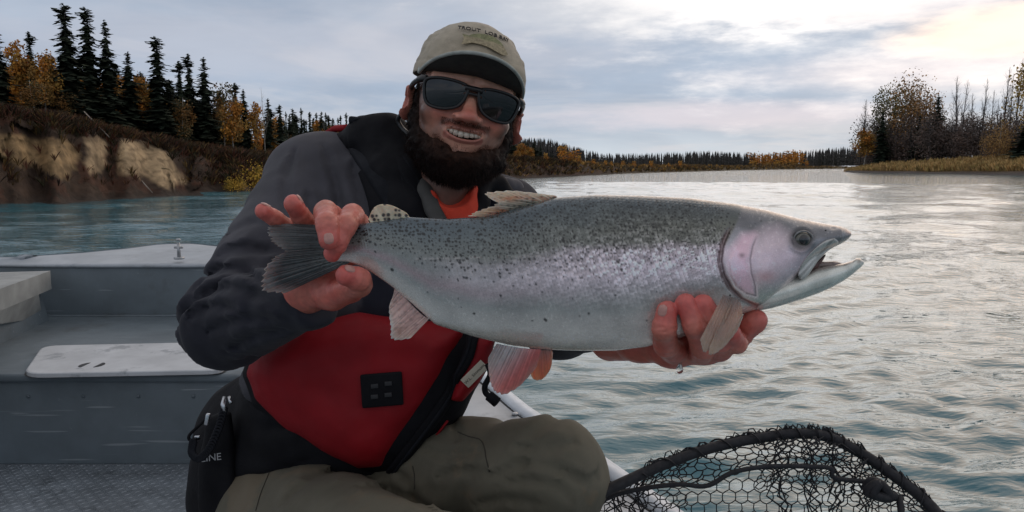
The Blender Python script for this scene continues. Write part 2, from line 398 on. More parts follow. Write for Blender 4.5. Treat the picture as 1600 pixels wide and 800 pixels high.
# right-hand gravel bar
RS = np.array([(1312, 200), (1330, 172), (1400, 158), (1600, 128), (2600, 110)], float)
def rshore(px): return np.interp(px, RS[:, 0], RS[:, 1]) + 1.2 * np.sin(np.asarray(px) * .06)
def rland_z(px, r):
    q = r - rshore(px); h = np.interp(px, [1312, 1330, 1450, 1600, 2600], [0, .9, 1.5, 2.4, 3.0])
    u = np.clip((q - 3) / 14, 0, 1); edge = np.clip((px - 1312) / 8, 0, 1)
    return (np.clip(q * .07, -.3, .28) + u * h) * edge - .25 * (1 - edge)
pr = np.concatenate([np.linspace(1300, 1640, 130), np.linspace(1650, 2600, 30)]); qr = np.concatenate([np.linspace(-2, 24, 40), np.geomspace(26, 320, 24)])
PX2, Q2 = np.meshgrid(pr, qr, indexing='ij'); R2 = rshore(PX2) + Q2; Z2 = rland_z(PX2, R2); A2 = azpx(PX2)
V2 = np.stack([R2 * np.sin(A2), R2 * np.cos(A2), Z2], -1).reshape(-1, 3); V2[:, 2] += (fbm(V2, .12, 3) - .5) * .5 * np.clip(Q2.ravel() / 8, 0, 1)
k2 = np.clip((Q2.ravel() - 3) / 4, 0, 1)[:, None]; c2 = np.array([.085, .075, .07]) * (1 - k2) + np.array([.20, .13, .055]) * k2
meshobj('river_bar', V2, gridfaces(len(pr), len(qr))[:, ::-1], M_soil, col=c2 * (.6 + .8 * fbm(V2, .3, 3)[:, None]), kind='structure')
# ================================================================ TROUT
FT = np.array([(518, 362), (545, 352), (575, 348), (640, 339), (700, 342), (760, 338), (830, 319), (870, 308), (930, 304), (1000, 305), (1080, 309), (1150, 318), (1200, 328), (1250, 341), (1290, 349), (1314, 353), (1324, 357), (1330, 363)], float)
FB = np.array([(518, 408), (545, 409), (565, 416), (580, 425), (610, 446), (640, 471), (680, 507), (740, 526), (800, 540), (850, 546), (900, 548), (960, 548), (1010, 542), (1060, 530), (1110, 510), (1150, 495), (1185, 484), (1215, 462), (1238, 442), (1252, 428), (1262, 414), (1275, 402), (1292, 392), (1308, 384), (1320, 378), (1327, 373), (1330, 368)], float)
def fdepth(px): return .80 - (np.asarray(px, float) - 400) / 950 * .055
def shalf(px):   # half thickness of the body, metres
    return np.interp(px, [518, 560, 640, 720, 820, 950, 1080, 1160, 1230, 1280, 1315, 1330], [.0075, .0115, .020, .030, .040, .046, .046, .044, .035, .025, .017, .005])
def smooth_interp(x, T):
    xs = np.linspace(T[0, 0], T[-1, 0], 600); y = np.interp(xs, T[:, 0], T[:, 1]); k = np.hanning(11); k /= k.sum()
    yp = np.concatenate([2 * y[0] - y[5:0:-1], y, 2 * y[-1] - y[-2:-7:-1]]); return np.interp(x, xs, np.convolve(yp, k, 'valid'))
OPERC = [(1152, 346), (1140, 362), (1131, 385), (1128, 408), (1133, 430), (1144, 450), (1160, 466), (1182, 476), (1215, 474), (1240, 460), (1262, 430), (1300, 400), (1390, 385), (1390, 340), (1200, 333)]
PLATE = [(1178, 364), (1160, 366), (1146, 384), (1139, 408), (1141, 430), (1150, 447), (1165, 458), (1181, 462), (1180, 447), (1174, 428), (1172, 405), (1176, 385), (1183, 368)]
CHEEK = [(1186, 364), (1178, 385), (1175, 405), (1177, 428), (1184, 446), (1196, 449), (1215, 440), (1232, 428), (1246, 412), (1262, 396), (1240, 388), (1232, 368), (1215, 356), (1198, 358)]
def nz2(x, y, s, o=3): return fbm(np.stack([x, y, 0 * x], -1), s, o)
def trout_body():
    nx, nt = 860, 2 * 150
    xs = np.concatenate([np.linspace(518, 1316, nx - 26), 1330 - 14 * np.linspace(1, 0, 27)[1:] ** 2]); nx = len(xs)
    top = smooth_interp(xs, FT); bot = smooth_interp(xs, FB); yc = (top + bot) / 2; hh = np.maximum((bot - top) / 2, .8)
    t = np.linspace(0, 2 * math.pi, nt, endpoint=False)
    T, I = np.meshgrid(t, np.arange(nx)); xg = xs[I]
    sy = -np.sin(T); cy = np.cos(T)      # cy>0 : towards the camera
    v = sy; yy = yc[I] + hh[I] * v
    prof = np.abs(cy) ** .86 * (1 + .10 * sy)        # a little fuller towards the belly
    thick = shalf(xs)[I] * prof
    hf = (yy - top[I]) / (bot - top)[I]               # 0 back, 1 belly
    dd = fdepth(xg)
    # relief in photograph pixels -> metres
    fo, so = softpoly(OPERC, xg, yy, 1.6); topf = np.clip((yy - 340 - .06 * (xg - 1150)) / 30, 0, 1); rel = .0030 * (1 + (fo - 1) * topf)
    rel += -.0022 * topf * np.exp(-((so - 3) / 4.0) ** 2)                     # gill slit behind the cover
    fp, sp_ = softpoly(PLATE, xg, yy, 1.5); rel += .0007 * fp - .0006 * np.exp(-(sp_ / 1.6) ** 2); fp = softpoly(PLATE, xg, yy, 7)[0]; 
    fc, sc_ = softpoly(CHEEK, xg, yy, 3); rel += .0006 * fc; fc = softpoly(CHEEK, xg, yy, 13)[0]
    re = np.hypot(xg - 1253, (yy - 374)); rel += -.0022 * np.exp(-(re / 15) ** 4) + .0010 * np.exp(-((re - 19) / 4) ** 2)
    rel += -.0012 * np.exp(-(np.hypot((xg - 1302) / 5, (yy - 357) / 2.5)) ** 2)
    rel += (nz2(xg, yy, .03) - .5) * .0012 * (xg > 1135)
    onscale = np.clip((1140 + 8 * np.sin(yy * .05) - xg) / 12, 0, 1) * (1 - fo)
    rows = 4.3 + .6 * np.clip((xg - 700) / 400, 0, 1)
    uu = xg / rows + .38 * yy / rows; vv = yy / (rows * .82) + .25 * np.sin(xg * .02)
    qx = uu + .5 * (np.floor(vv) % 2); fx = qx - np.floor(qx) - .5; fy = vv - np.floor(vv) - .5
    sc = np.clip(1 - 2.2 * (fx * fx + fy * fy) + .9 * fx, 0, 1)
    h1 = _T[np.floor(qx).astype(int) & 31, np.floor(vv).astype(int) & 31, (np.floor(qx).astype(int) // 32 + 3 * (np.floor(vv).astype(int) // 32)) & 31]
    big = np.clip((1 - np.abs(hf - .36) / .46), .1, 1); big = np.maximum(big, .75 * (hf < .36)) * np.clip((xg - 620) / 350, .3, 1)
    rel += onscale * big * (sc - .5) * .0009 * (.4 + 1.2 * h1)
    rel *= np.abs(cy) ** .3
    dep = dd - np.sign(cy) * (thick + rel * (thick > .002))
    # slimy, slightly lumpy flank
    dep += (nz2(xg, yy, .011, 3) - .5) * .004 * np.abs(cy)
    V = PA(np.stack([xg, yy, dep], -1)).reshape(-1, 3)
    # ---- colouring (skin tones, with highlight band and glints painted in)
    L = lambda r, g, b: np.array([(c / 255) ** 2.2 for c in (r, g, b)])
    fr = np.clip((xg - 640) / 380, 0, 1)[..., None]          # tail -> shoulder
    def ramp(stops, x):
        xs_ = [s[0] for s in stops]; return np.stack([np.interp(x, xs_, [s[1][k] for s in stops]) for k in range(3)], -1)
    wob = hf + (nz2(xg, yy, .02) - .5) * .10
    front = ramp([(0, L(70, 82, 90)), (.07, L(66, 74, 78)), (.2, L(98, 102, 96)), (.32, L(116, 120, 116)), (.40, L(196, 188, 202)), (.52, L(220, 210, 224)), (.62, L(176, 174, 182)), (.72, L(158, 162, 164)), (.88, L(208, 210, 208)), (1, L(222, 222, 216))], wob)  # pink-silver mid-flank band, its sky highlight painted into the colour
    rear = ramp([(0, L(66, 80, 90)), (.15, L(82, 96, 104)), (.35, L(108, 116, 116)), (.5, L(118, 124, 124)), (.62, L(140, 128, 134)), (.74, L(152, 158, 160)), (.9, L(196, 202, 202)), (1, L(216, 218, 214))], wob)
    c = rear * (1 - fr) + front * fr
    gap = np.clip(1 - sc * 1.6, 0, 1) * big * onscale
    c = c * (1 - .80 * gap[..., None]) * (.50 + 1.0 * (h1 * big * onscale + .5 * (1 - big * onscale))[..., None])
    c += (np.array([.30, .28, .33]) * (np.clip(h1 - .5, 0, 1) * 2.2 * sc * big * onscale * fr[..., 0] * np.clip(1 - np.abs(hf - .46) / .34, 0, 1))[..., None])  # glints painted as brighter single scales
    # black spots, dense on the back, thinning below the lateral line
    g = 5.6; best = np.full(xg.shape, 9.); gi = np.floor(xg / g).astype(int); gj = np.floor(yy / g).astype(int)
    for a in (-1, 0, 1):
        for b_ in (-1, 0, 1):
            ci, cj = gi + a, gj + b_; r1 = _T[ci & 31, cj & 31, 3]; r2 = _T[cj & 31, ci & 31, 11]; r3 = _T[(ci * 7 + cj) & 31, (cj * 5) & 31, 19]
            cx, cy2 = (ci + .15 + .7 * r1) * g, (cj + .15 + .7 * r2) * g
            dens = np.interp((cy2 - np.interp(cx, xs, top)) / np.interp(cx, xs, bot - top), [0, .25, .38, .50, .62, 1], [.70, .80, .55, .16, .02, 0])
            dens = dens * np.interp(cx, [520, 700, 1000, 1140, 1150, 1330], [1.3, 1.2, 1.05, .85, .16, .05])
            rad = (.85 + 1.45 * r3 ** 1.6) * np.interp(cx, [520, 700, 1000], [1.1, 1.05, .9])
            ex = (xg - cx) * (.75 + .5 * r1) + (yy - cy2) * (r2 - .5); dd_ = np.hypot(ex, (yy - cy2) * (.8 + .7 * r2)) / rad + 9 * (((r1 * 13 + r2 * 7) % 1) > dens); best = np.minimum(best, dd_)
    c = c * (1 - .90 * np.clip((1.25 - best) * 2.2, 0, 1)[..., None])
    # lateral line, pale fleck streaks
    ll = 418 + (xg - 560) * .0 - 12 * np.clip((xg - 600) / 500, 0, 1) - 12
    c += np.array([.22, .2, .2]) * (np.exp(-((yy - ll) / 1.1) ** 2) * (nz2(xg, yy * .2, .25) > .5) * (xg < 1120) * (xg > 640))[..., None] * .6
    fl = (nz2(xg, yy, .42, 2) > .79) * np.clip((hf - .6) * 6, 0, 1); c += .16 * fl[..., None]
    # head
    hd = np.clip((xg - np.interp(yy, [320, 346, 385, 408, 450, 475], [1160, 1150, 1131, 1127, 1143, 1180])) / 4, 0, 1) * (xg > 1100)
    fh = ramp([(0, L(96, 98, 104)), (.22, L(108, 110, 116)), (.34, L(150, 152, 162)), (.5, L(196, 186, 202)), (.72, L(190, 184, 190)), (.85, L(176, 180, 176)), (1, L(182, 186, 180))], np.clip((yy - 322 - (xg - 1150) * .12) / 150, 0, 1) + (nz2(xg, yy, .05) - .5) * .12)
    fh = fh * (.82 + .36 * nz2(xg + 50, yy, .09)[..., None])
    pk = L(226, 192, 212); fh = fh * (1 - .85 * fp[..., None]) + pk * .85 * fp[..., None] * (.78 + .44 * nz2(xg, yy, .06, 4)[..., None])
    fh = fh * (1 - .7 * fc[..., None]) + L(226, 208, 222) * .7 * fc[..., None]
    fh = fh * (.86 + .28 * nz2(xg - 40, yy * .6, .045, 4)[..., None]); fleck = (nz2(xg, yy, .30, 2) > .74)[..., None]; fh = fh + .10 * fleck
    rosy = np.exp(-((xg - 1196) / 16) ** 2 - ((yy - 432) / 9) ** 2); fh = fh * (1 - .5 * rosy[..., None]) + L(196, 140, 146) * .5 * rosy[..., None]
    fh *= (1 - .65 * np.exp(-(sp_ / 1.3) ** 2) * (xg > 1165) * np.clip((yy - 368) / 12, 0, 1) * .85)[..., None]
    fh += .18 * (np.exp(-((sp_ - 2.5) / 1.3) ** 2) * (yy > 440))[..., None]
    er = np.exp(-(re / 21) ** 6)[..., None]; fh = fh * (1 - .74 * er)
    fh *= (1 - .6 * np.exp(-(np.hypot((xg - 1159) / 5, (yy - 399) / 4)) ** 2))[..., None]
    snout = np.clip((xg - 1318) / 8, 0, 1)[..., None] * np.clip(1 - np.abs(yy - 362) / 7, 0, 1)[..., None]; fh = fh * (1 - .5 * snout) + L(200, 160, 130) * .5 * snout
    low = np.clip((hf - .86) * 8, 0, 1)[..., None] * (xg > 1240)[..., None]; fh = fh * (1 - .5 * low) + L(150, 150, 148) * .5 * low
    fh *= (1 - .85 * np.clip(1.2 - best, 0, 1) * (yy < 350))[..., None]
    c = c * (1 - hd[..., None]) + fh * hd[..., None]
    slit = np.exp(-((so - 3.5) / 4.5) ** 2) * (xg < 1235) * (yy < 482); slit = slit * np.clip((yy - 352) / 14, 0, 1); c = c * (1 - .75 * slit[..., None]) + L(120, 100, 104) * .75 * slit[..., None]
    c *= (1 - .55 * (np.exp(-((so - .5) / 1.2) ** 2) * (xg < 1200) * np.clip((yy - 350) / 14, 0, 1)))[..., None]
    scar = np.exp(-(np.hypot((xg - 967) / 5, (yy - 408) / 3)) ** 2) + np.exp(-(np.hypot((xg - 1028) / 11, (yy - 352) / 5)) ** 2); c = c * (1 - .6 * np.clip(scar, 0, 1)[..., None])
    c = c * np.array([1.28, 1.20, 1.12])
    V2 = np.concatenate([V, PA([[1331, 365.5, fdepth(1331)], [516, 385, fdepth(516)]])])
    C2 = np.concatenate([np.clip(c, .004, .9).reshape(-1, 3), [[.3, .2, .15], [.1, .1, .1]]])
    return V2, gridfaces(nx, nt, True), C2, nx, nt
def skin_mat(name, metal=.29, rough=.25, coat=.6, bump=True):
    m = bpy.data.materials.new(name); m.use_nodes = True; t = NT(m.node_tree); b = t.n['Principled BSDF']
    a = t.new('ShaderNodeAttribute'); a.attribute_name = 'col'; tcn = t.new('ShaderNodeTexCoord'); v = tcn.outputs['Object']
    t.put(b.inputs['Base Color'], t.mix(1.0, a.outputs['Color'], t.smooth(t.noise(v, 22, 5, .6), .3, .7, .88, 1.12), 'MULTIPLY'))
    t.put(b.inputs['Roughness'], t.smooth(t.noise(v, 240, 3), .35, .65, rough - .1, rough + .14)); b.inputs['Metallic'].default_value = metal
    b.inputs['Coat Weight'].default_value = coat; b.inputs['Coat Roughness'].default_value = .12
    if bump:
        bn = t.new('ShaderNodeBump'); bn.inputs['Strength'].default_value = .35; bn.inputs['Distance'].default_value = .0006
        t.put(bn.inputs['Height'], t.noise(v, 420, 3, .7)); t.l.new(bn.outputs[0], b.inputs['Normal'])
    return m
M_fish = skin_mat('trout_skin'); M_fin = skin_mat('trout_fin', 0., .42, .3); M_fin2 = skin_mat('wet_fin', 0., .25, .6)
for m_ in (M_fin, M_fin2): b_ = m_.node_tree.nodes['Principled BSDF']; b_.inputs['Subsurface Weight'].default_value = .45; b_.inputs['Subsurface Radius'].default_value = (.006, .003, .002); b_.inputs['Subsurface Scale'].default_value = 1
trout = empty('trout', P(1060, 430, .765), label='large silvery rainbow trout with pink cheek and open mouth held sideways across the angler', cat='fish')
V_, F_, C_, NX_, NT_ = trout_body()
n_ = len(V_); endf = [(n_ - 2, (NX_ - 1) * NT_ + (k + 1) % NT_, (NX_ - 1) * NT_ + k, (NX_ - 1) * NT_ + k) for k in range(0)]
tb = meshobj('body', V_, F_[:, ::-1], M_fish, trout, col=C_)
fish_hit = raycast_tool([tb])
# lower jaw with its hooked tip
JT = np.array([(1165, 452), (1200, 442), (1240, 432), (1262, 424), (1275, 418), (1296, 414), (1318, 411), (1332, 407), (1338, 403), (1345, 404), (1350, 409)], float)
JB = np.array([(1165, 489), (1185, 486), (1205, 482), (1230, 475), (1255, 467), (1280, 458), (1300, 449), (1318, 439), (1332, 429), (1340, 422), (1346, 417), (1350, 412)], float)
def loft_px(name, T, B, half, mat, parent, colf, n=90, nt=36, pw=.8, d0=None, extra=None, **kw):
    x = np.linspace(T[0, 0], T[-1, 0], n); x = T[-1, 0] - (T[-1, 0] - T[0, 0]) * (np.linspace(1, 0, n) ** 1.25)
    tp, bt = smooth_interp(x, T), smooth_interp(x, B); tp[-1] = T[-1, 1]; bt[-1] = B[-1, 1]
    t = np.linspace(0, 2 * math.pi, nt, endpoint=False); TT, I = np.meshgrid(t, np.arange(n)); xg = x[I]
    yy = (tp + bt)[I] / 2 - np.maximum(bt - tp, .4)[I] / 2 * np.sin(TT); cy = np.cos(TT)
    hw = np.interp(x, [h[0] for h in half], [h[1] for h in half])[I]
    dd = (fdepth(xg) if d0 is None else d0(xg)) - np.sign(cy) * np.abs(cy) ** pw * hw
    if extra is not None: dd = dd + extra(xg, yy, cy)
    V = PA(np.stack([xg, yy, dd], -1)).reshape(-1, 3); c = colf(xg, yy, (yy - tp[I]) / np.maximum(bt - tp, .4)[I]).reshape(-1, 3)
    f = gridfaces(n, nt, True)[:, ::-1]
    return meshobj(name, V, f, mat, parent, col=c, **kw)
def lin(*c): return np.array([(k / 255) ** 2.2 for k in c])
def jawcol(x, y, h):
    c = lin(228, 228, 218) * (.85 + .3 * nz2(x, y, .08))[..., None] + 0 * x[..., None]
    up = np.clip((.22 - h) * 8, 0, 1)[..., None] * (x > 1262)[..., None]; c = c * (1 - .6 * up) + lin(150, 130, 124) * .6 * up
    tip = np.clip((x - 1336) / 6, 0, 1)[..., None] * np.clip((.7 - h) * 3, 0, 1)[..., None]; c = c * (1 - .7 * tip) + lin(120, 112, 100) * .7 * tip
    ln = np.exp(-((h - .80) / .03) ** 2)[..., None] * (x < 1300)[..., None]; return c * (1 - .25 * ln)
loft_px('lower_jaw', JT, JB, [(1165, .018), (1200, .021), (1250, .022), (1300, .018), (1330, .012), (1344, .008), (1350, .003)], M_fish, trout, jawcol, n=130, nt=48)
# mouth lining and tongue between the jaws
loft_px('mouth_lining', np.array([(1225, 418), (1258, 414), (1276, 404), (1290, 397)], float), np.array([(1225, 440), (1258, 434), (1276, 424), (1290, 400)], float), [(1225, .012), (1290, .010), (1310, .004)],
        material('mouth_lining', (.13, .07, .065), .35, var=.3, vscale=200), trout, lambda x, y, h: np.ones(x.shape + (3,)), n=20, nt=16)
loft_px('tongue', np.array([(1250, 414), (1280, 409), (1305, 408), (1316, 411)], float), np.array([(1250, 424), (1280, 420), (1305, 417), (1316, 413)], float), [(1250, .009), (1300, .008), (1316, .003)],
        material('trout_tongue', (.26, .20, .18), .3, var=.3, vscale=200), trout, lambda x, y, h: np.ones(x.shape + (3,)), n=20, nt=16)
# upper jaw bone (maxilla) lying along the mouth corner
def plate_px(name, outline, lift, mat, parent, colf, base=None, thick=.0022, n=26, **kw):
    # closed outline on the flank, domed plate standing proud of it
    o = spline(np.array(list(outline) + [outline[0]], float), 72)[:-1]; c0 = o.mean(0); rings = np.linspace(0, 1, 12) ** .7
    V = []; C = []
    for r in rings:
        p = c0 + (o - c0) * r
        for q in p:
            h = base(q[0], q[1]); d = h - lift - thick * math.sqrt(max(0, 1 - r ** 3)); V.append((q[0], q[1], d)); C.append(colf(q[0], q[1], r))
    for q in o: V.append((q[0], q[1], base(q[0], q[1]) + .004)); C.append(colf(q[0], q[1], 1))
    V = PA(V); f = gridfaces(len(rings) + 1, len(o), True); return meshobj(name, V, f, mat, parent, col=np.array(C), **kw)
def flank(px, py):
    h = fish_hit(px, py); return pix(h[0])[2] if h else float(fdepth(px)) - .01
plate_px('maxilla', [(1304, 372), (1290, 376), (1276, 386), (1262, 400), (1251, 416), (1247, 430), (1252, 437), (1261, 432), (1270, 420), (1280, 406), (1294, 392), (1310, 380)], .0008, M_fish, trout,
         lambda x, y, r: lin(214, 212, 206) * (.75 + .4 * (1 - r)) * (.6 if abs((y - 372) - (1304 - x) * 1.12) < 3 else 1), base=lambda x, y: min(flank(x, y), float(fdepth(x)) - .012 - .0002 * max(0, 1304 - x)))
# eye
eye_d = flank(1253, 374); ec = P(1253.5, 374.5, eye_d + .0015)
def uvs(name, c, r, mat, parent, seg=28, squash=(1, 1, 1), **kw):
    bm = bmesh.new(); bmesh.ops.create_uvsphere(bm, u_segments=seg, v_segments=seg // 2, radius=r)
    v = [Vector((a.co.x * squash[0], a.co.y * squash[1], a.co.z * squash[2])) + Vector(c) for a in bm.verts]; f = [[q.index for q in p.verts] for p in bm.faces]; bm.free()
    return meshobj(name, v, f, mat, parent, **kw)
eye = uvs('eye', ec, .0086, material('trout_iris', (.085, .08, .062), .12, var=.45, vscale=500, coat=1.), trout, squash=(1, .62, .92))
uvs('pupil', ec + Vector((0, -.0036, .0003)), .0050, material('trout_pupil', (.004, .004, .005), .05, var=0, coat=1.), eye, squash=(1, .55, 1))
MB().obj if False else None
ring = MB(); ring.tube([ec + Vector((.0094 * math.cos(a), -.0022, .0086 * math.sin(a))) for a in np.linspace(0, 2 * math.pi, 36)], .0009, 8, cap=False)
ring.obj('eye_rim', material('eye_rim', (.20, .20, .20), .3, var=.3, vscale=400), eye)
uvs('nostril', P(1290, 360, flank(1290, 360)), .0009, material('nostril', (.02, .02, .02), .5, var=0), trout, seg=10)
# ---------------------------------------------------------------- fins
def fin(name, base, tip, depth, colf, parent=trout, rays=16, nu=None, nv=26, thick=.0011, rag=0.0, curl=0.0, mat=None, notch=None, seed=1, soft=1., **kw):
    """base: polyline where the fin leaves the body; tip: polyline of its free edge (same direction)."""
    nu = nu or rays * 8 + 1; B = spline(base, nu); T = spline(tip, nu); g = np.random.default_rng(seed)
    u = np.linspace(0, 1, nu); v = np.linspace(0, 1, nv)
    rg = g.random(rays + 1); jag = np.interp(u * rays, np.arange(rays + 1), rg) * rag + rag * .6 * np.abs((u * rays) % 1 - .5) * 2
    if notch is not None: jag = jag + np.interp(u, notch[0], notch[1])
    vv = v[None, :] * (1 - jag[:, None])
    pts = B[:, None] * (1 - vv[..., None]) + T[:, None] * vv[..., None]
    bend = np.sin(vv * math.pi / 2) * 0
    uw = u + .35 / rays * np.sin(u * rays * 1.7 + seed) + .2 / rays * np.sin(u * rays * 4.1)
    wave = (.5 + .5 * np.cos(2 * math.pi * (uw * rays))[:, None]) * (.5 + .5 * rg[np.clip((uw * rays).astype(int), 0, rays)])[:, None]
    dep = depth(pts[..., 0], pts[..., 1], u[:, None] + 0 * vv, vv) + curl * np.sin(u * math.pi * 2.3 + 1)[:, None] * vv ** 2
    th = thick * (1.15 - .85 * vv) * (.45 + .75 * wave)
    th[0] = th[-1] = th[:, -1] = .00008
    A = np.concatenate([pts, (dep - th / 2)[..., None]], -1); Bk = np.concatenate([pts, (dep + th / 2)[..., None]], -1)
    c = colf(pts[..., 0], pts[..., 1], u[:, None] + 0 * vv, vv) * (1 + soft * (-.28 + .36 * wave))[..., None]
    fine = nz2(pts[..., 0], pts[..., 1], .35)[..., None]; c = c * (1 + soft * (.3 * fine - .15)); c = c * (.84 + .32 * nz2(pts[..., 0] + 9, pts[..., 1], .07)[..., None])
    V = PA(np.concatenate([A.reshape(-1, 3), Bk.reshape(-1, 3)])); f = gridfaces(nu, nv); n = nu * nv
    side = []
    for i in range(nu - 1): side += [(i * nv + nv - 1, n + i * nv + nv - 1, n + (i + 1) * nv + nv - 1, (i + 1) * nv + nv - 1)]
    f = np.concatenate([f, f[:, ::-1] + n, np.array(side)]); return meshobj(name, V, f, mat or M_fin, parent, col=np.concatenate([c.reshape(-1, 3)] * 2), **kw)
def spotmask(x, y, g, rmin, rmax, dens, seed=0):
    best = np.full(x.shape, 9.); gi = np.floor(x / g).astype(int); gj = np.floor(y / g).astype(int)
    for a in (-1, 0, 1):
        for b in (-1, 0, 1):
            ci, cj = gi + a, gj + b; r1 = _T[(ci + seed) & 31, cj & 31, 5]; r2 = _T[cj & 31, (ci + seed) & 31, 13]; r3 = _T[(ci * 3 + seed) & 31, (cj * 5) & 31, 21]
            best = np.minimum(best, np.hypot(x - (ci + .2 + .6 * r1) * g, y - (cj + .2 + .6 * r2) * g) / (rmin + (rmax - rmin) * r3) + 9 * (r3 > dens))
    return np.clip((1.2 - best) * 2.5, 0, 1)[..., None]
mixc = lambda a, b, f: np.asarray(a) * (1 - f) + np.asarray(b) * f
fd = lambda off=0: (lambda x, y, u, v: fdepth(x) + off)
# tail fin: two lobes, dark with pale ragged trailing edge
def tailcol(x, y, u, v):
    e = np.clip((v - .72) / .28, 0, 1)[..., None] * np.clip((u - .2) * 2, .35, 1)[..., None]
    c = mixc(lin(52, 56, 58), lin(160, 164, 164), e * .8); c = mixc(c, lin(125, 135, 132), np.clip(1 - v * 3, 0, 1)[..., None] * .6)
    c = c * (.75 + .5 * nz2(x, y * 3, .06)[..., None])
    return c * (1 - .72 * spotmask(x, y, 7, 1.0, 2.4, .75) * np.clip(1.2 - v, 0, 1)[..., None])
fin('tail_fin', [(546, 353), (530, 362), (524, 374), (522, 386), (524, 397), (532, 405), (550, 409)],
    [(440, 349), (414, 354), (417, 374), (424, 392), (412, 412), (399, 452), (440, 461)], lambda x, y, u, v: fdepth(x) + .004 * np.sin(v * 2) + .006 * (v ** 2) * np.cos(u * 5), tailcol, rays=26, nv=48, thick=.0030, rag=.07, curl=.004,
    notch=([0, .38, .46, .54, .62, 1], [0, .0, .10, .16, .02, 0]), seed=4)
# adipose fin
fin('adipose_fin', [(641, 341), (628, 343), (612, 345), (596, 348), (580, 350)], [(636, 333), (615, 322), (597, 319), (583, 326), (575, 345)], fd(), lambda x, y, u, v: mixc(lin(205, 198, 172), lin(34, 34, 32), spotmask(x, y, 8.5, 1.8, 3.4, .9)), rays=3, nu=60, thick=.0042, rag=.0, seed=2)
# dorsal fin, folded back, split into two ragged bundles
def dorcol(x, y, u, v):
    c = mixc(lin(150, 142, 120), lin(222, 216, 200), np.clip(v * 1.4, 0, 1)[..., None]); o = np.exp(-((x - 800) / 14) ** 2 - ((y - 312) / 6) ** 2)[..., None]; c = mixc(c, lin(200, 130, 70), o * .6)
    return c * (1 - .82 * spotmask(x * .6, y, 6, .9, 1.9, .9, 3) * np.clip(1.15 - v, 0, 1)[..., None])
fin('dorsal_fin', [(872, 309), (856, 314), (838, 319), (820, 325), (806, 330)], [(868, 305), (830, 300), (790, 297), (758, 300), (762, 309)], lambda x, y, u, v: fdepth(x) - .004 * v, dorcol, rays=9, nv=30, thick=.0022, rag=.10, curl=.002, seed=5)
fin('dorsal_fin', [(850, 316), (830, 322), (810, 328), (785, 335), (765, 339)], [(800, 309), (780, 314), (757, 323), (738, 331), (728, 338)], lambda x, y, u, v: fdepth(x) - .009 * v, lambda x, y, u, v: dorcol(x, y, u, v) * .8, rays=9, nv=30, thick=.0022, rag=.14, curl=.002, seed=6)
# anal fin
pinkc = lambda a, b, k: (lambda x, y, u, v: mixc(mixc(lin(*a), lin(*b), np.clip(v * 1.1, 0, 1)[..., None]), lin(222, 214, 210), np.clip((v - .82) * 5, 0, 1)[..., None] * k))
fin('anal_fin', [(617, 449), (630, 462), (645, 478), (660, 492), (671, 498)], [(614, 462), (606, 485), (609, 512), (612, 532), (640, 530)], lambda x, y, u, v: fdepth(x) - .006 * v, lambda x, y, u, v: mixc(mixc(lin(200, 165, 158), lin(205, 178, 170), v[..., None]), lin(228, 222, 216), np.clip((v - .8) * 5, 0, 1)[..., None]) * (1 - .25 * (nz2(x, y * 2, .12) > .6))[..., None], rays=12, rag=.07, curl=.004, thick=.0020, seed=8)
# pelvic fins
fin('pelvic_fin', [(776, 537), (792, 540), (810, 543), (830, 545), (846, 546)], [(762, 560), (764, 596), (775, 618), (805, 610), (838, 575)], lambda x, y, u, v: fdepth(x) - .034 + .012 * v, lambda x, y, u, v: mixc(mixc(lin(172, 165, 165), lin(178, 168, 168), u[..., None]), lin(214, 104, 100), np.clip((u * 1.1 + v * .5 - .50) * 1.9, 0, 1)[..., None] * .85) + .12 * np.clip((v - .85) * 6, 0, 1)[..., None], rays=13, nv=34, rag=.05, curl=.004, thick=.0022, seed=9)
fin('pelvic_fin', [(822, 545), (832, 546), (844, 547), (854, 547), (862, 547)], [(828, 575), (832, 592), (846, 594), (860, 578), (864, 552)], lambda x, y, u, v: fdepth(x) + .012 + .010 * v, lambda x, y, u, v: mixc(lin(190, 150, 142), lin(214, 116, 88), np.clip(v * 1.2, 0, 1)[..., None]), rays=9, nv=28, rag=.03, curl=.003, thick=.0020, seed=10)
# pectoral fins, the near one folded down over the fingers in two bundles
def pecd(x, y, u, v): return fdepth(x) - .058 - .014 * np.sin(np.clip(v, 0, 1) * 2.2)
pecc = lambda x, y, u, v: mixc(mixc(lin(104, 96, 94), lin(164, 132, 116), np.clip(v * 3, 0, 1)[..., None]), lin(206, 178, 158), np.clip((v - .6) * 2, 0, 1)[..., None])
fin('pectoral_fin', [(1130, 460), (1136, 462), (1142, 464), (1147, 466)], [(1093, 532), (1096, 546), (1104, 552), (1122, 528), (1130, 510)], pecd, pecc, rays=10, nv=40, rag=.035, thick=.0014, seed=11, mat=M_fin2, soft=.45)
fin('pectoral_fin', [(1143, 464), (1149, 465), (1155, 468), (1158, 474)], [(1107, 545), (1108, 556), (1124, 550), (1148, 524), (1161, 496)], lambda x, y, u, v: pecd(x, y, u, v) - .002, pecc, rays=12, nv=40, rag=.035, thick=.0015, seed=12, mat=M_fin2, soft=.45)
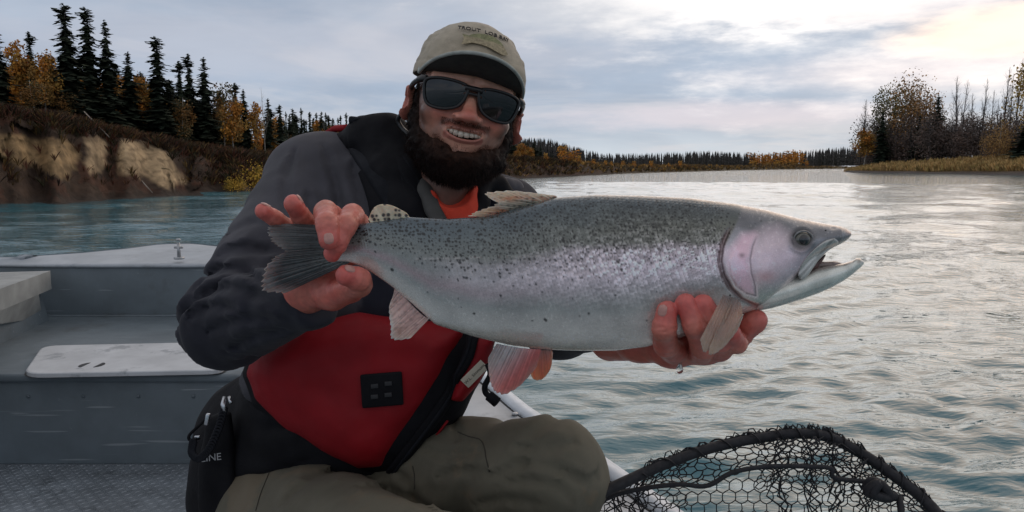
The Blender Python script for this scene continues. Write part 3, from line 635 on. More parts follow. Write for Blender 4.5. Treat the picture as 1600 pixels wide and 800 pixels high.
# ================================================================ ANGLER
person = empty('person', P(560, 900, 1.2), label='bearded smiling angler in cap, sunglasses and charcoal fleece seated in the boat holding the trout', cat='person')
HR = Matrix.Rotation(math.radians(9), 3, 'Z') @ Matrix.Rotation(math.radians(12.5), 3, 'Y') @ Matrix.Rotation(math.radians(-1), 3, 'X')
HO = P(727, 162, 1.12); HRn = np.array(HR); HOn = np.array(HO)
def toW(v):
    v = np.array(v, float); z = v[..., 2]; v[..., 2] = np.where(z < 0, np.where(z > -.13, z * .78, z + .0286), z); return v @ HRn.T + HOn
def toL(p): return (np.asarray(p) - HOn) @ HRn
def mouthz(x): return -.0690 + 7.5 * x * x
def head_sdf(p):
    ax = np.abs(p[:, 0]); m = np.stack([ax, p[:, 1], p[:, 2]], -1)
    d = ell(m, (0, .012, .035), (.076, .095, .088))
    d = smin(d, ell(m, (0, -.028, -.028), (.066, .060, .074)), .03)
    d = smin(d, ell(m, (0, -.014, -.074), (.058, .058, .044)), .03)
    d = smin(d, ell(m, (0, -.066, -.104), (.024, .020, .018)), .022)
    d = smin(d, cap(m, (0, .022, -.05), (-.012, .050, -.20), .056, .062), .03)
    d = smin(d, ell(m, (.041, -.063, -.036), (.024, .022, .021)), .014)
    d = smin(d, cap(m, (.012, -.082, .022), (.052, -.066, .020), .010, .009), .012)
    d = smax(d, -ell(m, (.033, -.096, .002), (.019, .015, .013)), .010)
    d = smin(d, ell(m, (.033, -.078, -.001), (.0135, .0125, .0115)), .003)
    d = smin(d, cap(m, (0, -.086, .002), (0, -.108, -.034), .0075, .0105), .010)
    d = smin(d, ell(m, (0, -.110, -.039), (.0125, .0115, .0105)), .007)
    d = smin(d, ell(m, (.0145, -.099, -.0415), (.0085, .011, .0085)), .006)
    d = smax(d, -ell(m, (.007, -.106, -.051), (.004, .006, .004)), .003)
    d = smin(d, ell(m, (0, -.066, -.068), (.034, .028, .026)), .016)
    q = m.copy(); q[:, 2] = m[:, 2] - 7.5 * ax ** 2
    # lips, then the open smile cut between them
    yb = lambda x: -.0935 + 9 * x * x
    up = [((x, yb(x), mouthz(x) + .0085 * math.sqrt(max(0, 1 - (x / .029) ** 2))), .0038) for x in (0, .009, .018, .025, .0285)]
    lo = [((x, yb(x) + .001, mouthz(x) - .0082 * math.sqrt(max(0, 1 - (x / .029) ** 2))), .0036 - .03 * x) for x in (0, .009, .018, .025, .0285)]
    d = smin(d, chain(m, up), .006); d = smin(d, chain(m, lo), .006)
    d = smax(d, -ell(q, (0, -.094, -.0700), (.0255, .026, .0063)), .0025)
    d = smax(d, -cap(m, (.020, -.103, -.044), (.038, -.086, -.070), .0030, .0035), .006)
    d = smax(d, -ell(m, (0, -.103, -.088), (.020, .007, .004)), .006)
    c, s = math.cos(.62), math.sin(.62); R = np.array([[c, -s, 0], [s, c, 0], [0, 0, 1]])
    e = ell(m, (.0835, .006, -.024), (.0085, .024, .034), R)
    e = smax(e, -ell(m, (.0925, -.004, -.020), (.0065, .014, .022), R), .004)
    d = smin(d, e, .006)
    d = d + .0012 * np.exp(-((np.abs(m[:, 0] - .056) / .010) ** 2)) * np.cos((m[:, 2] + .35 * m[:, 1]) * 1250) * np.exp(-((m[:, 2] + .018) / .016) ** 2)
    return d + (fbm(p, 60, 3) - .5) * .0022
hv, hf_ = sdf_mesh(head_sdf, (-.115, -.14, -.2), (.115, .13, .135), .0024)
def skin_head_col(v):
    c = np.tile(lin(216, 158, 134), (len(v), 1)); ax = np.abs(v[:, 0])
    def bl(c, w, k): w = np.clip(w, 0, 1)[:, None]; return c * (1 - w) + k * w
    n = fbm(v, 40, 3)
    c = bl(c, .65 * np.exp(-((ax - .04) / .02) ** 2 - ((v[:, 2] + .035) / .022) ** 2), lin(186, 92, 80))
    c = bl(c, .75 * np.exp(-(ax / .018) ** 2 - ((v[:, 2] + .036) / .02) ** 2), lin(188, 92, 80))
    c = bl(c, .85 * np.clip((ax - .078) / .006, 0, 1), lin(176, 104, 92))
    # stubble round the mouth, moustache, jaw, short hair at the temples
    ov = np.hypot(v[:, 0] / .047, (v[:, 2] + .030) / .067)
    front = v[:, 1] < -.02
    c = bl(c, .80 * np.clip((ov - 1.0) * 3.2 + (n - .5) * .5, 0, 1) * (v[:, 2] < .0) * (ax < .078) * (v[:, 1] < .05), lin(52, 36, 32))
    mus = np.exp(-((v[:, 2] - (-.0540 + 5 * v[:, 0] ** 2 - .35 * np.clip(ax - .02, 0, 1))) / .0075) ** 4) * (ax < .036) * front
    c = bl(c, .5 * mus, lin(96, 62, 52))
    c = bl(c, .20 * np.exp(-((ax - .038) / .006) ** 2 - ((v[:, 2] + .074) / .018) ** 2) * front, lin(84, 56, 48))
    
    ring = np.clip(1.25 - np.abs(np.hypot(v[:, 0] / .036, (v[:, 2] + .068) / .030) - 1.0) / .30, 0, 1) * front * (v[:, 2] < -.044); c = bl(c, .50 * ring * (1 - .5 * np.exp(-((v[:, 2] + .085) / .010) ** 2 - (ax / .02) ** 2)), lin(74, 48, 42))
    lipw = (ax < .029) & front & (v[:, 1] < -.080); lz = np.abs(v[:, 2] - mouthz(v[:, 0])); c = bl(c, .75 * (lipw & (lz < .0155) & (lz > .004)) * np.where(v[:, 2] > mouthz(v[:, 0]), .6, 1), lin(160, 94, 84))
    inm = (ax < .027) & (v[:, 1] < -.05) & (v[:, 1] > -.094 + 6 * v[:, 0] ** 2 + .004) & (lz < .0095); c[inm] = lin(60, 18, 18)
    c = bl(c, .95 * ((v[:, 2] > -.012) & (v[:, 1] > -.035) & (ax < .079) & (v[:, 2] > .1 * (v[:, 1]) - .02)), lin(40, 30, 28))
    return c * (.80 + .22 * n[:, None] + .18 * fbm(v, 260, 2)[:, None])
# ---- hands
def px_chain(pts): return [(np.array(P(a, b, d)), r * d / F) for a, b, d, r in pts]
TH = dict(
 wrist=[(458, 460, .885, 27), (478, 454, .865, 30)],
 palm=[(480, 452, .865, 31), (505, 420, .845, 30), (530, 395, .838, 24)],
 palm2=[(475, 452, .865, 30), (490, 400, .843, 22)],
 heel=[(472, 458, .86, 24), (520, 460, .832, 22), (550, 452, .812, 20)],
 index=[(552, 395, .836, 19), (560, 352, .822, 18), (550, 337, .795, 17.5), (541, 352, .769, 16.5), (528, 378, .764, 15.5), (519, 396, .769, 13.5)],
 middle=[(530, 385, .838, 18), (518, 338, .820, 17.5), (509, 332, .785, 18), (511, 350, .754, 17.5), (514, 375, .750, 16)],
 ring=[(502, 392, .842, 16), (487, 356, .832, 15), (470, 338, .815, 14.5), (458, 318, .797, 14.5)],
 little=[(484, 402, .845, 15), (452, 356, .832, 12.5), (428, 340, .815, 12.5), (411, 330, .803, 12.5)],
 thumb=[(535, 455, .815, 20), (562, 444, .790, 19), (560, 436, .775, 18), (541, 430, .764, 16.5)])
HH = dict(
 wrist=[(955, 528, .90, 36), (1000, 532, .83, 31)],
 palm=[(1000, 534, .83, 28), (1050, 545, .790, 27), (1105, 540, .782, 26)],
 palm2=[(1105, 540, .782, 24), (1150, 522, .785, 20)],
 index=[(1052, 548, .765, 21), (1040, 538, .738, 18.5), (1038, 512, .714, 18.5), (1042, 486, .712, 16.5)],
 middle=[(1095, 550, .765, 20), (1098, 542, .735, 18.5), (1085, 508, .709, 17.5), (1071, 474, .708, 15.8)],
 ring=[(1125, 545, .765, 20), (1126, 530, .735, 18.5), (1114, 500, .712, 18), (1099, 476, .711, 16.5)],
 little=[(1145, 535, .765, 18), (1150, 535, .742, 16.5), (1142, 520, .722, 15)],
 thumb=[(1125, 540, .785, 20), (1155, 524, .765, 18.5), (1176, 505, .748, 17.5), (1183, 500, .744, 16)])
def hand_sdf(H):
    chains = {k: px_chain(v) for k, v in H.items()}
    def fn(p):
        d = None
        for k in ('wrist', 'palm', 'palm2', 'heel'):
            if k in chains: e = chain(p, chains[k], .012); d = e if d is None else smin(d, e, .014)
        f = None
        for k in ('index', 'middle', 'ring', 'little', 'thumb'):
            c = chains[k]; e = chain(p, c, .0035)
            # knuckle swelling and crease folds
            for (a, r) in c[1:-1]: e = smin(e, np.linalg.norm(p - a, axis=-1) - r * 1.02, .003)
            for (a, r), (b, r2) in zip(c[1:-1], c[2:]):
                ba = b - a; L = np.linalg.norm(ba); t = ((p - a) @ (ba / L))
                for o in (-.0022, .0, .0022): e = e + .0010 * np.exp(-((t - o) / .0007) ** 2) * (np.linalg.norm(p - a, axis=-1) < r * 1.6)
            f = e if f is None else smin(f, e, .0012)
        d = smin(d, f, .006)
        return d + (fbm(p, 130, 3) - .5) * .0012
    allp = np.array([a for c in chains.values() for a, r in c])
    return fn, allp.min(0) - .034, allp.max(0) + .034
hands = []
for H in (TH, HH):
    fn, lo, hi = hand_sdf(H); hands.append(sdf_mesh(fn, lo, hi, .0016))
def skin_hand_col(v, H):
    n = fbm(v, 55, 3); c = lin(190, 122, 104) * (1 - n[:, None]) + lin(198, 90, 80) * n[:, None]
    for k in ('index', 'middle', 'ring', 'little', 'thumb'):
        tip, r = px_chain(H[k])[-1]; w = np.exp(-(np.linalg.norm(v - tip, axis=-1) / (r * 1.7)) ** 2)[:, None]; c = c * (1 - .5 * w) + lin(212, 92, 92) * .5 * w
        for a, r in px_chain(H[k])[1:-1]:
            w = np.exp(-(np.linalg.norm(v - a, axis=-1) / (r * 1.25)) ** 4)[:, None]; c = c * (1 - .28 * w) + lin(222, 150, 130) * .28 * w
    return c * (.80 + .40 * fbm(v, 300, 3)[:, None])
# ---- the body under the clothes
def PX(*a): return px_chain([a])[0]
LEG = dict(R=[(600, 745, 1.25, 96), (860, 740, 1.0, 83)], Rs=[(860, 740, 1.0, 80), (800, 960, 1.05, 62), (770, 1120, 1.12, 52)], L=[(440, 805, 1.2, 100), (700, 935, .80, 116)], Ls=[(700, 935, .8, 112), (660, 1200, 1.0, 70), (640, 1330, 1.1, 52)])
ARM = dict(up=[(495, 292, 1.24, 76), (356, 503, 1.0, 71)], fo=[(356, 503, 1.0, 70), (488, 456, .872, 52)], lup=[(785, 345, 1.27, 64), (872, 500, 1.04, 60)], lfo=[(872, 500, 1.04, 54), (1005, 527, .85, 30)])
TOR = [(500, 770, 1.30, 150), (545, 640, 1.27, 158), (625, 440, 1.26, 150), (655, 350, 1.24, 100)]
GIR = [(500, 290, 1.26, 74), (640, 310, 1.24, 80), (785, 345, 1.28, 64)]
HIP = [(420, 760, 1.32, 112), (420, 690, 1.33, 105)]
def cloth(p, sc=1.0, torso=True, arms=True):
    S = lambda L: [(a, r * sc) for a, r in px_chain(L)]
    d = chain(p, S(TOR), .05); d = smin(d, chain(p, S(GIR), .03), .06); d = smin(d, chain(p, S(HIP), .03), .05)
    if arms:
        d = smin(d, smin(chain(p, S(ARM['up']), .02), chain(p, S(ARM['fo']), .02), .018), .035)
        d = smin(d, smin(chain(p, S(ARM['lup']), .02), chain(p, S(ARM['lfo']), .02), .018), .03)
    return d
def body_fn(p):
    d = cloth(p, .62)
    for k in ('R', 'Rs', 'L', 'Ls'): d = smin(d, chain(p, [(a, r * .62) for a, r in px_chain(LEG[k])], .03), .02)
    return d
bv, bf = sdf_mesh(body_fn, (-.62, .6, .1), (.42, 1.6, 1.35), .016)
M_skin = material('skin', None, .42, var=.10, vscale=90, bump=.6, bscale=600, vcol=True, sss=.05, coat=.08)
parts = [(toW(hv), hf_, skin_head_col(hv))] + [(v, f, skin_hand_col(v, H)) for (v, f), H in zip(hands, (TH, HH))] + [(bv, bf, np.tile(lin(182, 128, 106), (len(bv), 1)))]
off = np.cumsum([0] + [len(p_[0]) for p_ in parts])
meshobj('body', np.concatenate([p_[0] for p_ in parts]), np.concatenate([p_[1] + o for p_, o in zip(parts, off)]), M_skin, person, col=np.concatenate([p_[2] for p_ in parts]))
# ---- nails
M_nail = material('nail', (.50, .25, .21), .35, var=.1, vscale=300, coat=.15)
def nail(H, k, bx, by, sx=.0050, sy=.0060, drop=0, out=.6):
    c = px_chain(H[k]); (a, r), (t, rt) = c[-2], c[-1]; ax_ = Vector(t - a).normalized(); cam_ = (Vector((0, 0, CAMZ)) - Vector(t)).normalized()
    n = (cam_ - ax_ * cam_.dot(ax_)).normalized(); s = ax_.cross(n); n = (n * math.cos(bx) + s * math.sin(bx)).normalized(); s = ax_.cross(n)
    ce = Vector(t) + ax_ * (rt * by); V = []; nu, nv_ = 13, 11
    for i in range(nu):
        for j in range(nv_):
            u = i / (nu - 1) * 2 - 1; v = j / (nv_ - 1) * 2 - 1; w_ = math.sqrt(max(0, 1 - abs(v) ** 3.2)) + .02
            ang = u * w_ * sx / rt; q = ce + ax_ * (v * sy) + s * (math.sin(ang) * rt) + n * (math.cos(ang) * rt * 1.0 + .0006 - (.0008 if max(abs(u), abs(v)) > .95 else 0) - max(0, v) ** 2 * .0022); V.append(q)
    meshobj('fingernail', np.array(V), gridfaces(nu, nv_), M_nail, person)
nail(TH, 'middle', .0, .10); nail(TH, 'thumb', .9, .2); nail(HH, 'index', -.5, .1); nail(TH, 'little', 1.6, .1); nail(TH, 'ring', 1.6, .1)
# ---- teeth
tm = MB()
M_teeth = material('teeth', (.78, .70, .58), .25, var=.1, vscale=300, coat=.5)
teeth = bpy.data.objects.new('teeth', None)
tp = None
xs_t = [-.0232, -.0178, -.0114, -.0040, .0040, .0114, .0178, .0232]; ws = [.0050, .0058, .0066, .0078, .0078, .0066, .0058, .0050]; hs = [.0112, .0120, .0124, .0132, .0132, .0124, .0120, .0112]
for x, w_, h_ in zip(xs_t, ws, hs):
    h_ *= 1 + .10 * math.sin(x * 900); w_ *= 1 + .05 * math.sin(x * 500)
    b = bmesh.new(); bmesh.ops.create_cube(b, size=1); bmesh.ops.bevel(b, geom=b.edges[:], offset=.12, segments=2, affect='EDGES')
    an = x / .035; R = Matrix.Rotation(an, 3, 'Z')
    vs = [R @ Vector((v.co.x * w_ * 1.01, v.co.y * .005, v.co.z * h_)) + Vector((x, -.0905 + 10 * x * x, mouthz(x) + .0075 - h_ / 2 + .001)) for v in b.verts]
    vs = toW(np.array([tuple(v) for v in vs])); meshobj('tooth', vs, [[q.index for q in p.verts] for p in b.faces] if False else [[q.index for q in p.verts] for p in b.faces], M_teeth, person); b.free()
# ---- beard: dense dark mass with individual hairs standing out of it
def beard_sdf(p):
    ax = np.abs(p[:, 0]); m = np.stack([ax, p[:, 1], p[:, 2]], -1)
    d = ell(m, (0, -.034, -.108), (.062, .058, .046))
    d = smin(d, cap(m, (.0715, -.012, .006), (.0620, -.016, -.050), .0065, .012), .012)
    d = smin(d, cap(m, (.0620, -.016, -.050), (.050, -.032, -.098), .014, .026), .02)
    face = np.hypot(p[:, 0] / .0455, (p[:, 2] + .030) / .067) - 1
    d = smax(d, -face * .045 - .0, .012)
    d = smax(d, p[:, 1] - .04, .01)
    return d + (fbm(p, 110, 3) - .5) * .009 + (fbm(p * np.array([1, 1, .3]), 320, 2) - .5) * .005
bdv, bdf = sdf_mesh(beard_sdf, (-.10, -.11, -.165), (.10, .06, .035), .0026)
hairs_v = []; hairs_f = []
def hair(root, dirn, L, w_, bend):
    n = len(hairs_v); d = dirn; side = np.cross(d, (0.3, -1, .2)); side /= np.linalg.norm(side) + 1e-9; p = root.copy()
    hairs_v.append(p - side * w_); hairs_v.append(p + side * w_); p = p + d * L * .5; d = d + bend; d /= np.linalg.norm(d)
    hairs_v.append(p - side * w_ * .7); hairs_v.append(p + side * w_ * .7); p = p + d * L * .5; hairs_v.append(p)
    hairs_f.extend([(n, n + 1, n + 3), (n, n + 3, n + 2), (n + 2, n + 3, n + 4)])
g = np.random.default_rng(11)
e1 = bdv[bdf[:, 1]] - bdv[bdf[:, 0]]; e2 = bdv[bdf[:, 2]] - bdv[bdf[:, 0]]; fn_ = np.cross(e1, e2); fn_ /= np.linalg.norm(fn_, axis=1)[:, None] + 1e-12; fc_ = bdv[bdf].mean(1)
sgn = np.sign((fn_ * (fc_ - np.array([0, -.01, -.05]))).sum(1)).mean(); fn_ *= sgn
sel = g.choice(len(fc_), 11000)
for i in sel:
    if fc_[i, 1] > .03: continue
    d = fn_[i] * .6 + np.array([0, 0, -.75]) + g.normal(0, .30, 3); d /= np.linalg.norm(d); hair(fc_[i] - fn_[i] * .001, d, g.uniform(.005, .011), .00028, np.array([0, 0, -.35]) + g.normal(0, .25, 3))
nb = len(hairs_v)
# moustache, soul patch and stubble fringe rooted on the skin
e1 = hv[hf_[:, 1]] - hv[hf_[:, 0]]; e2 = hv[hf_[:, 2]] - hv[hf_[:, 0]]; hn = np.cross(e1, e2); hn /= np.linalg.norm(hn, axis=1)[:, None] + 1e-12; hc = hv[hf_].mean(1)
hn *= np.sign((hn * (hc - np.array([0, 0, 0]))).sum(1)).mean(); ax_ = np.abs(hc[:, 0])
mus = (hc[:, 1] < -.075) & (ax_ < .034) & (np.abs(hc[:, 2] - (-.0545 + 5 * hc[:, 0] ** 2)) < .0065)
cor = (hc[:, 1] < -.055) & (np.abs(ax_ - .040) < .006) & (hc[:, 2] < -.058) & (hc[:, 2] > -.10)
soul = (hc[:, 1] < -.07) & (ax_ < .012) & (np.abs(hc[:, 2] + .091) < .005)
ov = np.hypot(hc[:, 0] / .046, (hc[:, 2] + .030) / .067); fr_ = (ov > .97) & (ov < 1.15) & (hc[:, 2] < -.075) & (hc[:, 1] < .0)
tmpl = (hc[:, 2] > -.01) & (hc[:, 2] < .045) & (hc[:, 1] > -.04) & (hc[:, 1] < .06) & (ax_ > .066) & (ax_ < .079)
for mask, cnt, L0, L1 in ((mus, 900, .003, .006), (soul, 30, .003, .005), (fr_, 350, .003, .006), (tmpl, 700, .006, .012)):
    ids = np.nonzero(mask)[0]
    if len(ids) == 0: continue
    for i in g.choice(ids, cnt):
        d = hn[i] * .35 + np.array([np.sign(hc[i, 0]) * .25, -.1, -1.0]) + g.normal(0, .2, 3); d /= np.linalg.norm(d); hair(hc[i], d, g.uniform(L0, L1), .00022, np.array([0, .1, -.2]))
HV = np.array(hairs_v); HF = np.array(hairs_f)
hvv = toW(np.concatenate([bdv, HV]))
edge = np.clip(1.6 - np.hypot(bdv[:, 0] / .050, (bdv[:, 2] + .028) / .074), 0, .5)[:, None] * 2
hcol = np.concatenate([(np.tile(lin(22, 16, 15), (len(bdv), 1)) + edge * lin(58, 38, 28) * .7) * (.5 + fbm(bdv, 90, 2)[:, None]), np.tile(lin(36, 25, 22), (nb, 1)) * (.5 + g.random(nb)[:, None] * .9), np.tile(lin(84, 55, 44), (len(HV) - nb, 1)) * (.6 + .7 * g.random(len(HV) - nb)[:, None])])
fq = [tuple(f) for f in bdf] + [tuple(f + len(bdv)) for f in HF]
meshobj('beard', [tuple(v) for v in hvv], fq, material('beard_hair', None, .75, var=.2, vscale=120, vcol=True, spec=.2), person, col=hcol)
# ---- cap
M_cap = material('cap_cotton', (.39, .335, .25), .9, var=.22, vscale=28, bump=.8, bscale=420, sheen=.2, wear=((.45, .38, .29), 22, .56, .5))
M_capu = material('cap_underside', (.035, .032, .028), .95, var=.2, vscale=60)  # brim underside coloured much darker than the crown
M_pipe = material('cap_edge', (.34, .36, .33), .8, var=.2, vscale=60)
CC = np.array((0, .010, .034)); CRR = np.array((.0855, .105, .0795))
def crown(th, ph):      # th azimuth (0 = front), ph 0 rim .. 1 top
    e = ph * math.pi / 2; x = np.cos(e) ** .82 * np.sin(th) * CRR[0]; y = -np.cos(e) ** .82 * np.cos(th) * CRR[1]; z = np.sin(e) * CRR[2]
    rim = .000 - .004 * np.cos(th) - .006 * np.abs(np.sin(th)); z = z * (1 - rim / CRR[2] * (1 - ph)) + rim * (1 - ph)
    return np.stack([x, y, z], -1) + CC
nt_, np_ = 168, 60
T_, Ph = np.meshgrid(np.linspace(0, 2 * math.pi, nt_, endpoint=False), np.linspace(0, 1, np_), indexing='ij')
cv_ = crown(T_, Ph); seam = np.abs(((T_ / (math.pi / 3)) + .0) % 1 - .5) * 2; seam = np.exp(-((1 - seam) * .52 * np.cos(Ph * math.pi / 2) / .018) ** 2)
nrm_ = (cv_ - CC) / np.linalg.norm(cv_ - CC, axis=-1, keepdims=True)
wr = (1 - .75 * np.exp(-((Ph - .45) / .22) ** 4) * (np.cos(T_) > .5)) * (fbm(cv_.reshape(-1, 3) * np.array([1, 1, 2.2]), 26, 3).reshape(T_.shape) - .5) * .015 * np.sin(np.clip(Ph, 0, 1) * math.pi * .95) + (fbm(cv_.reshape(-1, 3), 9, 2).reshape(T_.shape) - .5) * .010 * np.clip(Ph * 3, 0, 1)
band = np.exp(-((Ph - .115) / .012) ** 2) * .0012
cv_ = cv_ + nrm_ * (wr - .0007 * seam * (1 - (np.cos(T_) > .8) * (Ph < .8)) - band)[..., None]
hat = meshobj('cap', toW(cv_.reshape(-1, 3)), gridfaces(nt_, np_)[:, ::-1], M_cap, person)
wrapf = np.array([((nt_ - 1) * np_ + j, (nt_ - 1) * np_ + j + 1, j + 1, j) for j in range(np_ - 1)])
bpy.data.objects.remove(hat); hat = meshobj('cap', toW(cv_.reshape(-1, 3)), np.concatenate([gridfaces(nt_, np_), wrapf]), M_cap, person)
sol = hat.modifiers.new('s', 'SOLIDIFY'); sol.thickness = .002; sol.offset = 0
uvs('cap_button', toW([crown(np.array(0.), np.array(1.)) + np.array([0, 0, .0005])])[0], .0065, M_cap, hat, seg=14, squash=(1, 1, .5))
def brim(u, v):
    a = u * math.radians(66); r0 = crown(a, np.zeros_like(u) + .03)
    ext = .064 * np.maximum(0, np.cos(u * math.pi / 2)) ** .62
    x = r0[..., 0] * (1 + .035 * v * (1 - u * u)); y = r0[..., 1] - ext * v; z = (r0[..., 2] - .004) * (1 - v) + v * (.048 - .026 * u ** 2) - .004 * np.sin(v * math.pi) * (1 - u * u)
    z = np.where(np.abs(u) > .999, r0[..., 2], z); return np.stack([x, y, z], -1)
U_, V2_ = np.meshgrid(np.linspace(-1, 1, 90), np.linspace(0, 1, 26), indexing='ij')
bt_ = brim(U_, V2_); st = np.sin(V2_ * 26) ** 8 * .0005; bt_[..., 2] -= st * (V2_ > .15)
top_ = bt_ + np.array([0, 0, .0016]); und = bt_ - np.array([0, 0, .0016])
meshobj('cap_brim', toW(top_.reshape(-1, 3)), gridfaces(90, 26), M_cap, hat); meshobj('brim_underside', toW(und.reshape(-1, 3)), gridfaces(90, 26)[:, ::-1], M_capu, hat)
eg = MB(); eg.tube([Vector(q) for q in toW(brim(np.linspace(-1, 1, 90), np.ones(90)))], .0026, 8); eg.obj('brim_edge', M_pipe, hat)
# embroidery: lettering and a stitched fish on the front of the crown
def text_mesh(s, size, name='t', extr=.0):
    cu = bpy.data.curves.new(name, 'FONT'); cu.body = s; cu.size = size; cu.align_x = 'CENTER'; cu.align_y = 'CENTER'; cu.extrude = extr; cu.resolution_u = 3
    ob = bpy.data.objects.new(name, cu); COL.objects.link(ob); dg = bpy.context.evaluated_depsgraph_get(); me = bpy.data.meshes.new_from_object(ob.evaluated_get(dg))
    v = np.array([tuple(a.co) for a in me.vertices]); f = [tuple(p.vertices) for p in me.polygons]; bpy.data.objects.remove(ob); bpy.data.curves.remove(cu); bpy.data.meshes.remove(me); return v, f
tv, tf = text_mesh('TROUT  LOB BAY', .0100, extr=.0006)
ph = .53 + tv[:, 1] / .115; th = tv[:, 0] / (.088 * np.cos(ph * math.pi / 2) ** .82) + .02
q = crown(th, ph); nr_ = (q - CC) / np.linalg.norm(q - CC, axis=1)[:, None]; q = q + nr_ * (.0060 + tv[:, 2:3])
meshobj('cap_lettering', toW(q), tf, material('dark_thread', (.03, .03, .03), .8, var=.2), hat, smooth=False)
fs = [(-.036, .004), (-.030, .0), (-.022, .005), (-.008, .0085), (.010, .009), (.024, .005), (.034, -.002), (.038, -.006), (.030, -.008), (.018, -.007), (.002, -.005), (-.014, -.0045), (-.026, -.0045), (-.035, -.008), (-.033, -.002)]
fo_ = spline(np.array([(a, b, 0) for a, b in fs] + [(fs[0][0], fs[0][1], 0)]), 70)[:-1]; V = []; 
for r in (0, .35, .7, 1): V += [((a * r), (b * r), 0) for a, b, _ in fo_]
V = np.array(V) * np.array([.92, 1.35, 1]); ph = .38 + V[:, 1] / .115; th = V[:, 0] / (.088 * np.cos(ph * math.pi / 2) ** .82) + .05; q = crown(th, ph); q = q + (q - CC) / np.linalg.norm(q - CC, axis=1)[:, None] * .0062
fcol = np.where((V[:, 1] > .0025)[:, None], lin(140, 140, 102), lin(172, 158, 128)) * (.7 + .6 * fbm(V, 500, 2)[:, None]); n0 = len(fo_)
meshobj('cap_stitched_fish', toW(q), gridfaces(4, n0, True), material('thread', (.75, .75, .75), .8, var=.3, vscale=300, vcol=True, bump=.6, bscale=900), hat, col=fcol)
# ---- sunglasses
M_frame = material('matt_black_plastic', (.012, .012, .013), .38, var=.1, vscale=90); M_lens = material('dark_lens', (.004, .004, .005), .03, var=0, coat=0., spec=.6)
gl = empty('sunglasses', HO); gl.parent = person; gl.matrix_parent_inverse = PWORLD(person).inverted()
def gy(x): return -.104 + 3.6 * x * x
def lens_outline(s, k=1.0, dz=-.004):
    o = [(.0085, .010), (.012, .0165), (.030, .0195), (.052, .0190), (.0655, .0140), (.0665, .002), (.062, -.014), (.054, -.0215), (.036, -.0225), (.020, -.0165), (.012, -.006)]
    o = spline(np.array([(a, b, 0) for a, b in o] + [(o[0][0], o[0][1], 0)]), 60)[:-1]; c = o.mean(0); o = c + (o - c) * k; o[:, 0] *= s; o[:, 1] = (o[:, 1] + dz) * np.where(o[:, 1] + dz < 0, 1.14, 1.0); return o
for s in (-1, 1):
    o = lens_outline(s); V = []
    for r in np.linspace(0, 1, 8): 
        for q in (o.mean(0) + (o - o.mean(0)) * r): V.append((q[0], gy(q[0]) + .0012 + 1.6 * (q[1]) ** 2 - .12 * q[1], q[1] - .001))
    f = gridfaces(8, 60, True); f = f if s > 0 else f[:, ::-1]; meshobj('lens', toW(np.array(V)), f, M_lens, gl)
    fm = MB(); pts = [Vector(toW([(q[0], gy(q[0]) - .0003 + 1.6 * q[1] ** 2 - .12 * q[1], q[1] - .001)])[0]) for q in lens_outline(s, 1.03)]; pts.append(pts[0]); pts.append(pts[1]); fm.tube(pts, .0021, 8, cap=False); fm.obj('lens_frame', M_frame, gl)
    tb_ = MB(); tt = [(s * .0655, gy(.0655) + .002, .011), (s * .0725, gy(.0655) + .010, .0105), (s * .0790, -.055, .0085), (s * .0835, -.02, .006), (s * .0840, .008, .002), (s * .082, .022, -.012)]
    tp_ = spline(np.array(tt), 26); 
    for a, b in ((0, .0055), (1, .0)): pass
    tb_.tube([Vector(q) for q in toW(tp_)], [.0050 if i < 8 else .0038 for i in range(26)], 8); tb_.obj('temple', M_frame, gl)
br = MB(); br.tube([Vector(q) for q in toW(np.array([(x, gy(x) - .0008, .0095 - .0 * x) for x in np.linspace(-.0125, .0125, 9)]))], .0040, 8); br.tube([Vector(q) for q in toW(np.array([(x, gy(x) + .001, .0025) for x in np.linspace(-.0105, .0105, 7)]))], .0026, 8); br.obj('bridge', M_frame, gl)
# retainer cord looping behind the ear
rc = MB(); rc.tube(spline(np.array([tuple(P(640, 172, 1.13)), tuple(P(628, 178, 1.14)), tuple(P(622, 188, 1.15)), tuple(P(628, 200, 1.15)), tuple(P(640, 212, 1.14)), tuple(P(652, 232, 1.13))]), 30), .0038, 8); rc.obj('retainer_cord', M_frame, gl)
# ---------------------------------------------------------------- clothes
M_fleece = material('charcoal_fleece', (.058, .056, .066), .95, var=.22, vscale=9, bump=.7, bscale=900, sheen=.12)
M_fleecev = material('charcoal_fleece_shaded', (.058, .056, .066), .93, var=.22, vscale=9, bump=.7, bscale=900, sheen=.06, vcol=True)
M_black = material('black_nylon', (.006, .006, .008), .8, var=.3, vscale=12, bump=.5, bscale=500, spec=.2)
M_navy = material('dark_webbing', (.009, .010, .014), .8, var=.25, vscale=30, bump=.6, bscale=900, spec=.25)
M_red = material('red_nylon', (.27, .006, .011), .65, var=.14, vscale=14, bump=.5, bscale=700, spec=.3)
M_khaki = material('wader_fabric', (.112, .103, .074), .85, var=.20, vscale=9, bump=.6, bscale=600, wear=((.16, .12, .075), 6, .56, .5))
def seg_frame(L):
    (a, _), (b, _) = px_chain(L); d = (b - a); Ln = np.linalg.norm(d); return a, d / Ln, Ln
def folds(p, L, freq, amp, sharp=.5, sl=.6):
    a, u, Ln = seg_frame(L); t = (p - a) @ u; q = p - a - t[:, None] * u
    n = fbm(p, 7, 2); ph = t * freq + 5.5 * n + q @ np.array([sl, .3, -.8]) * freq * .55
    w = np.exp(-(np.sin(ph) / .38) ** 2) - .35 * np.exp(-((np.abs(np.sin(ph)) - .75) / .25) ** 2)
    msk = np.clip((fbm(p + 3.1, 8, 2) - .36) * 4.5, 0, 1)
    return amp * .72 * w * msk
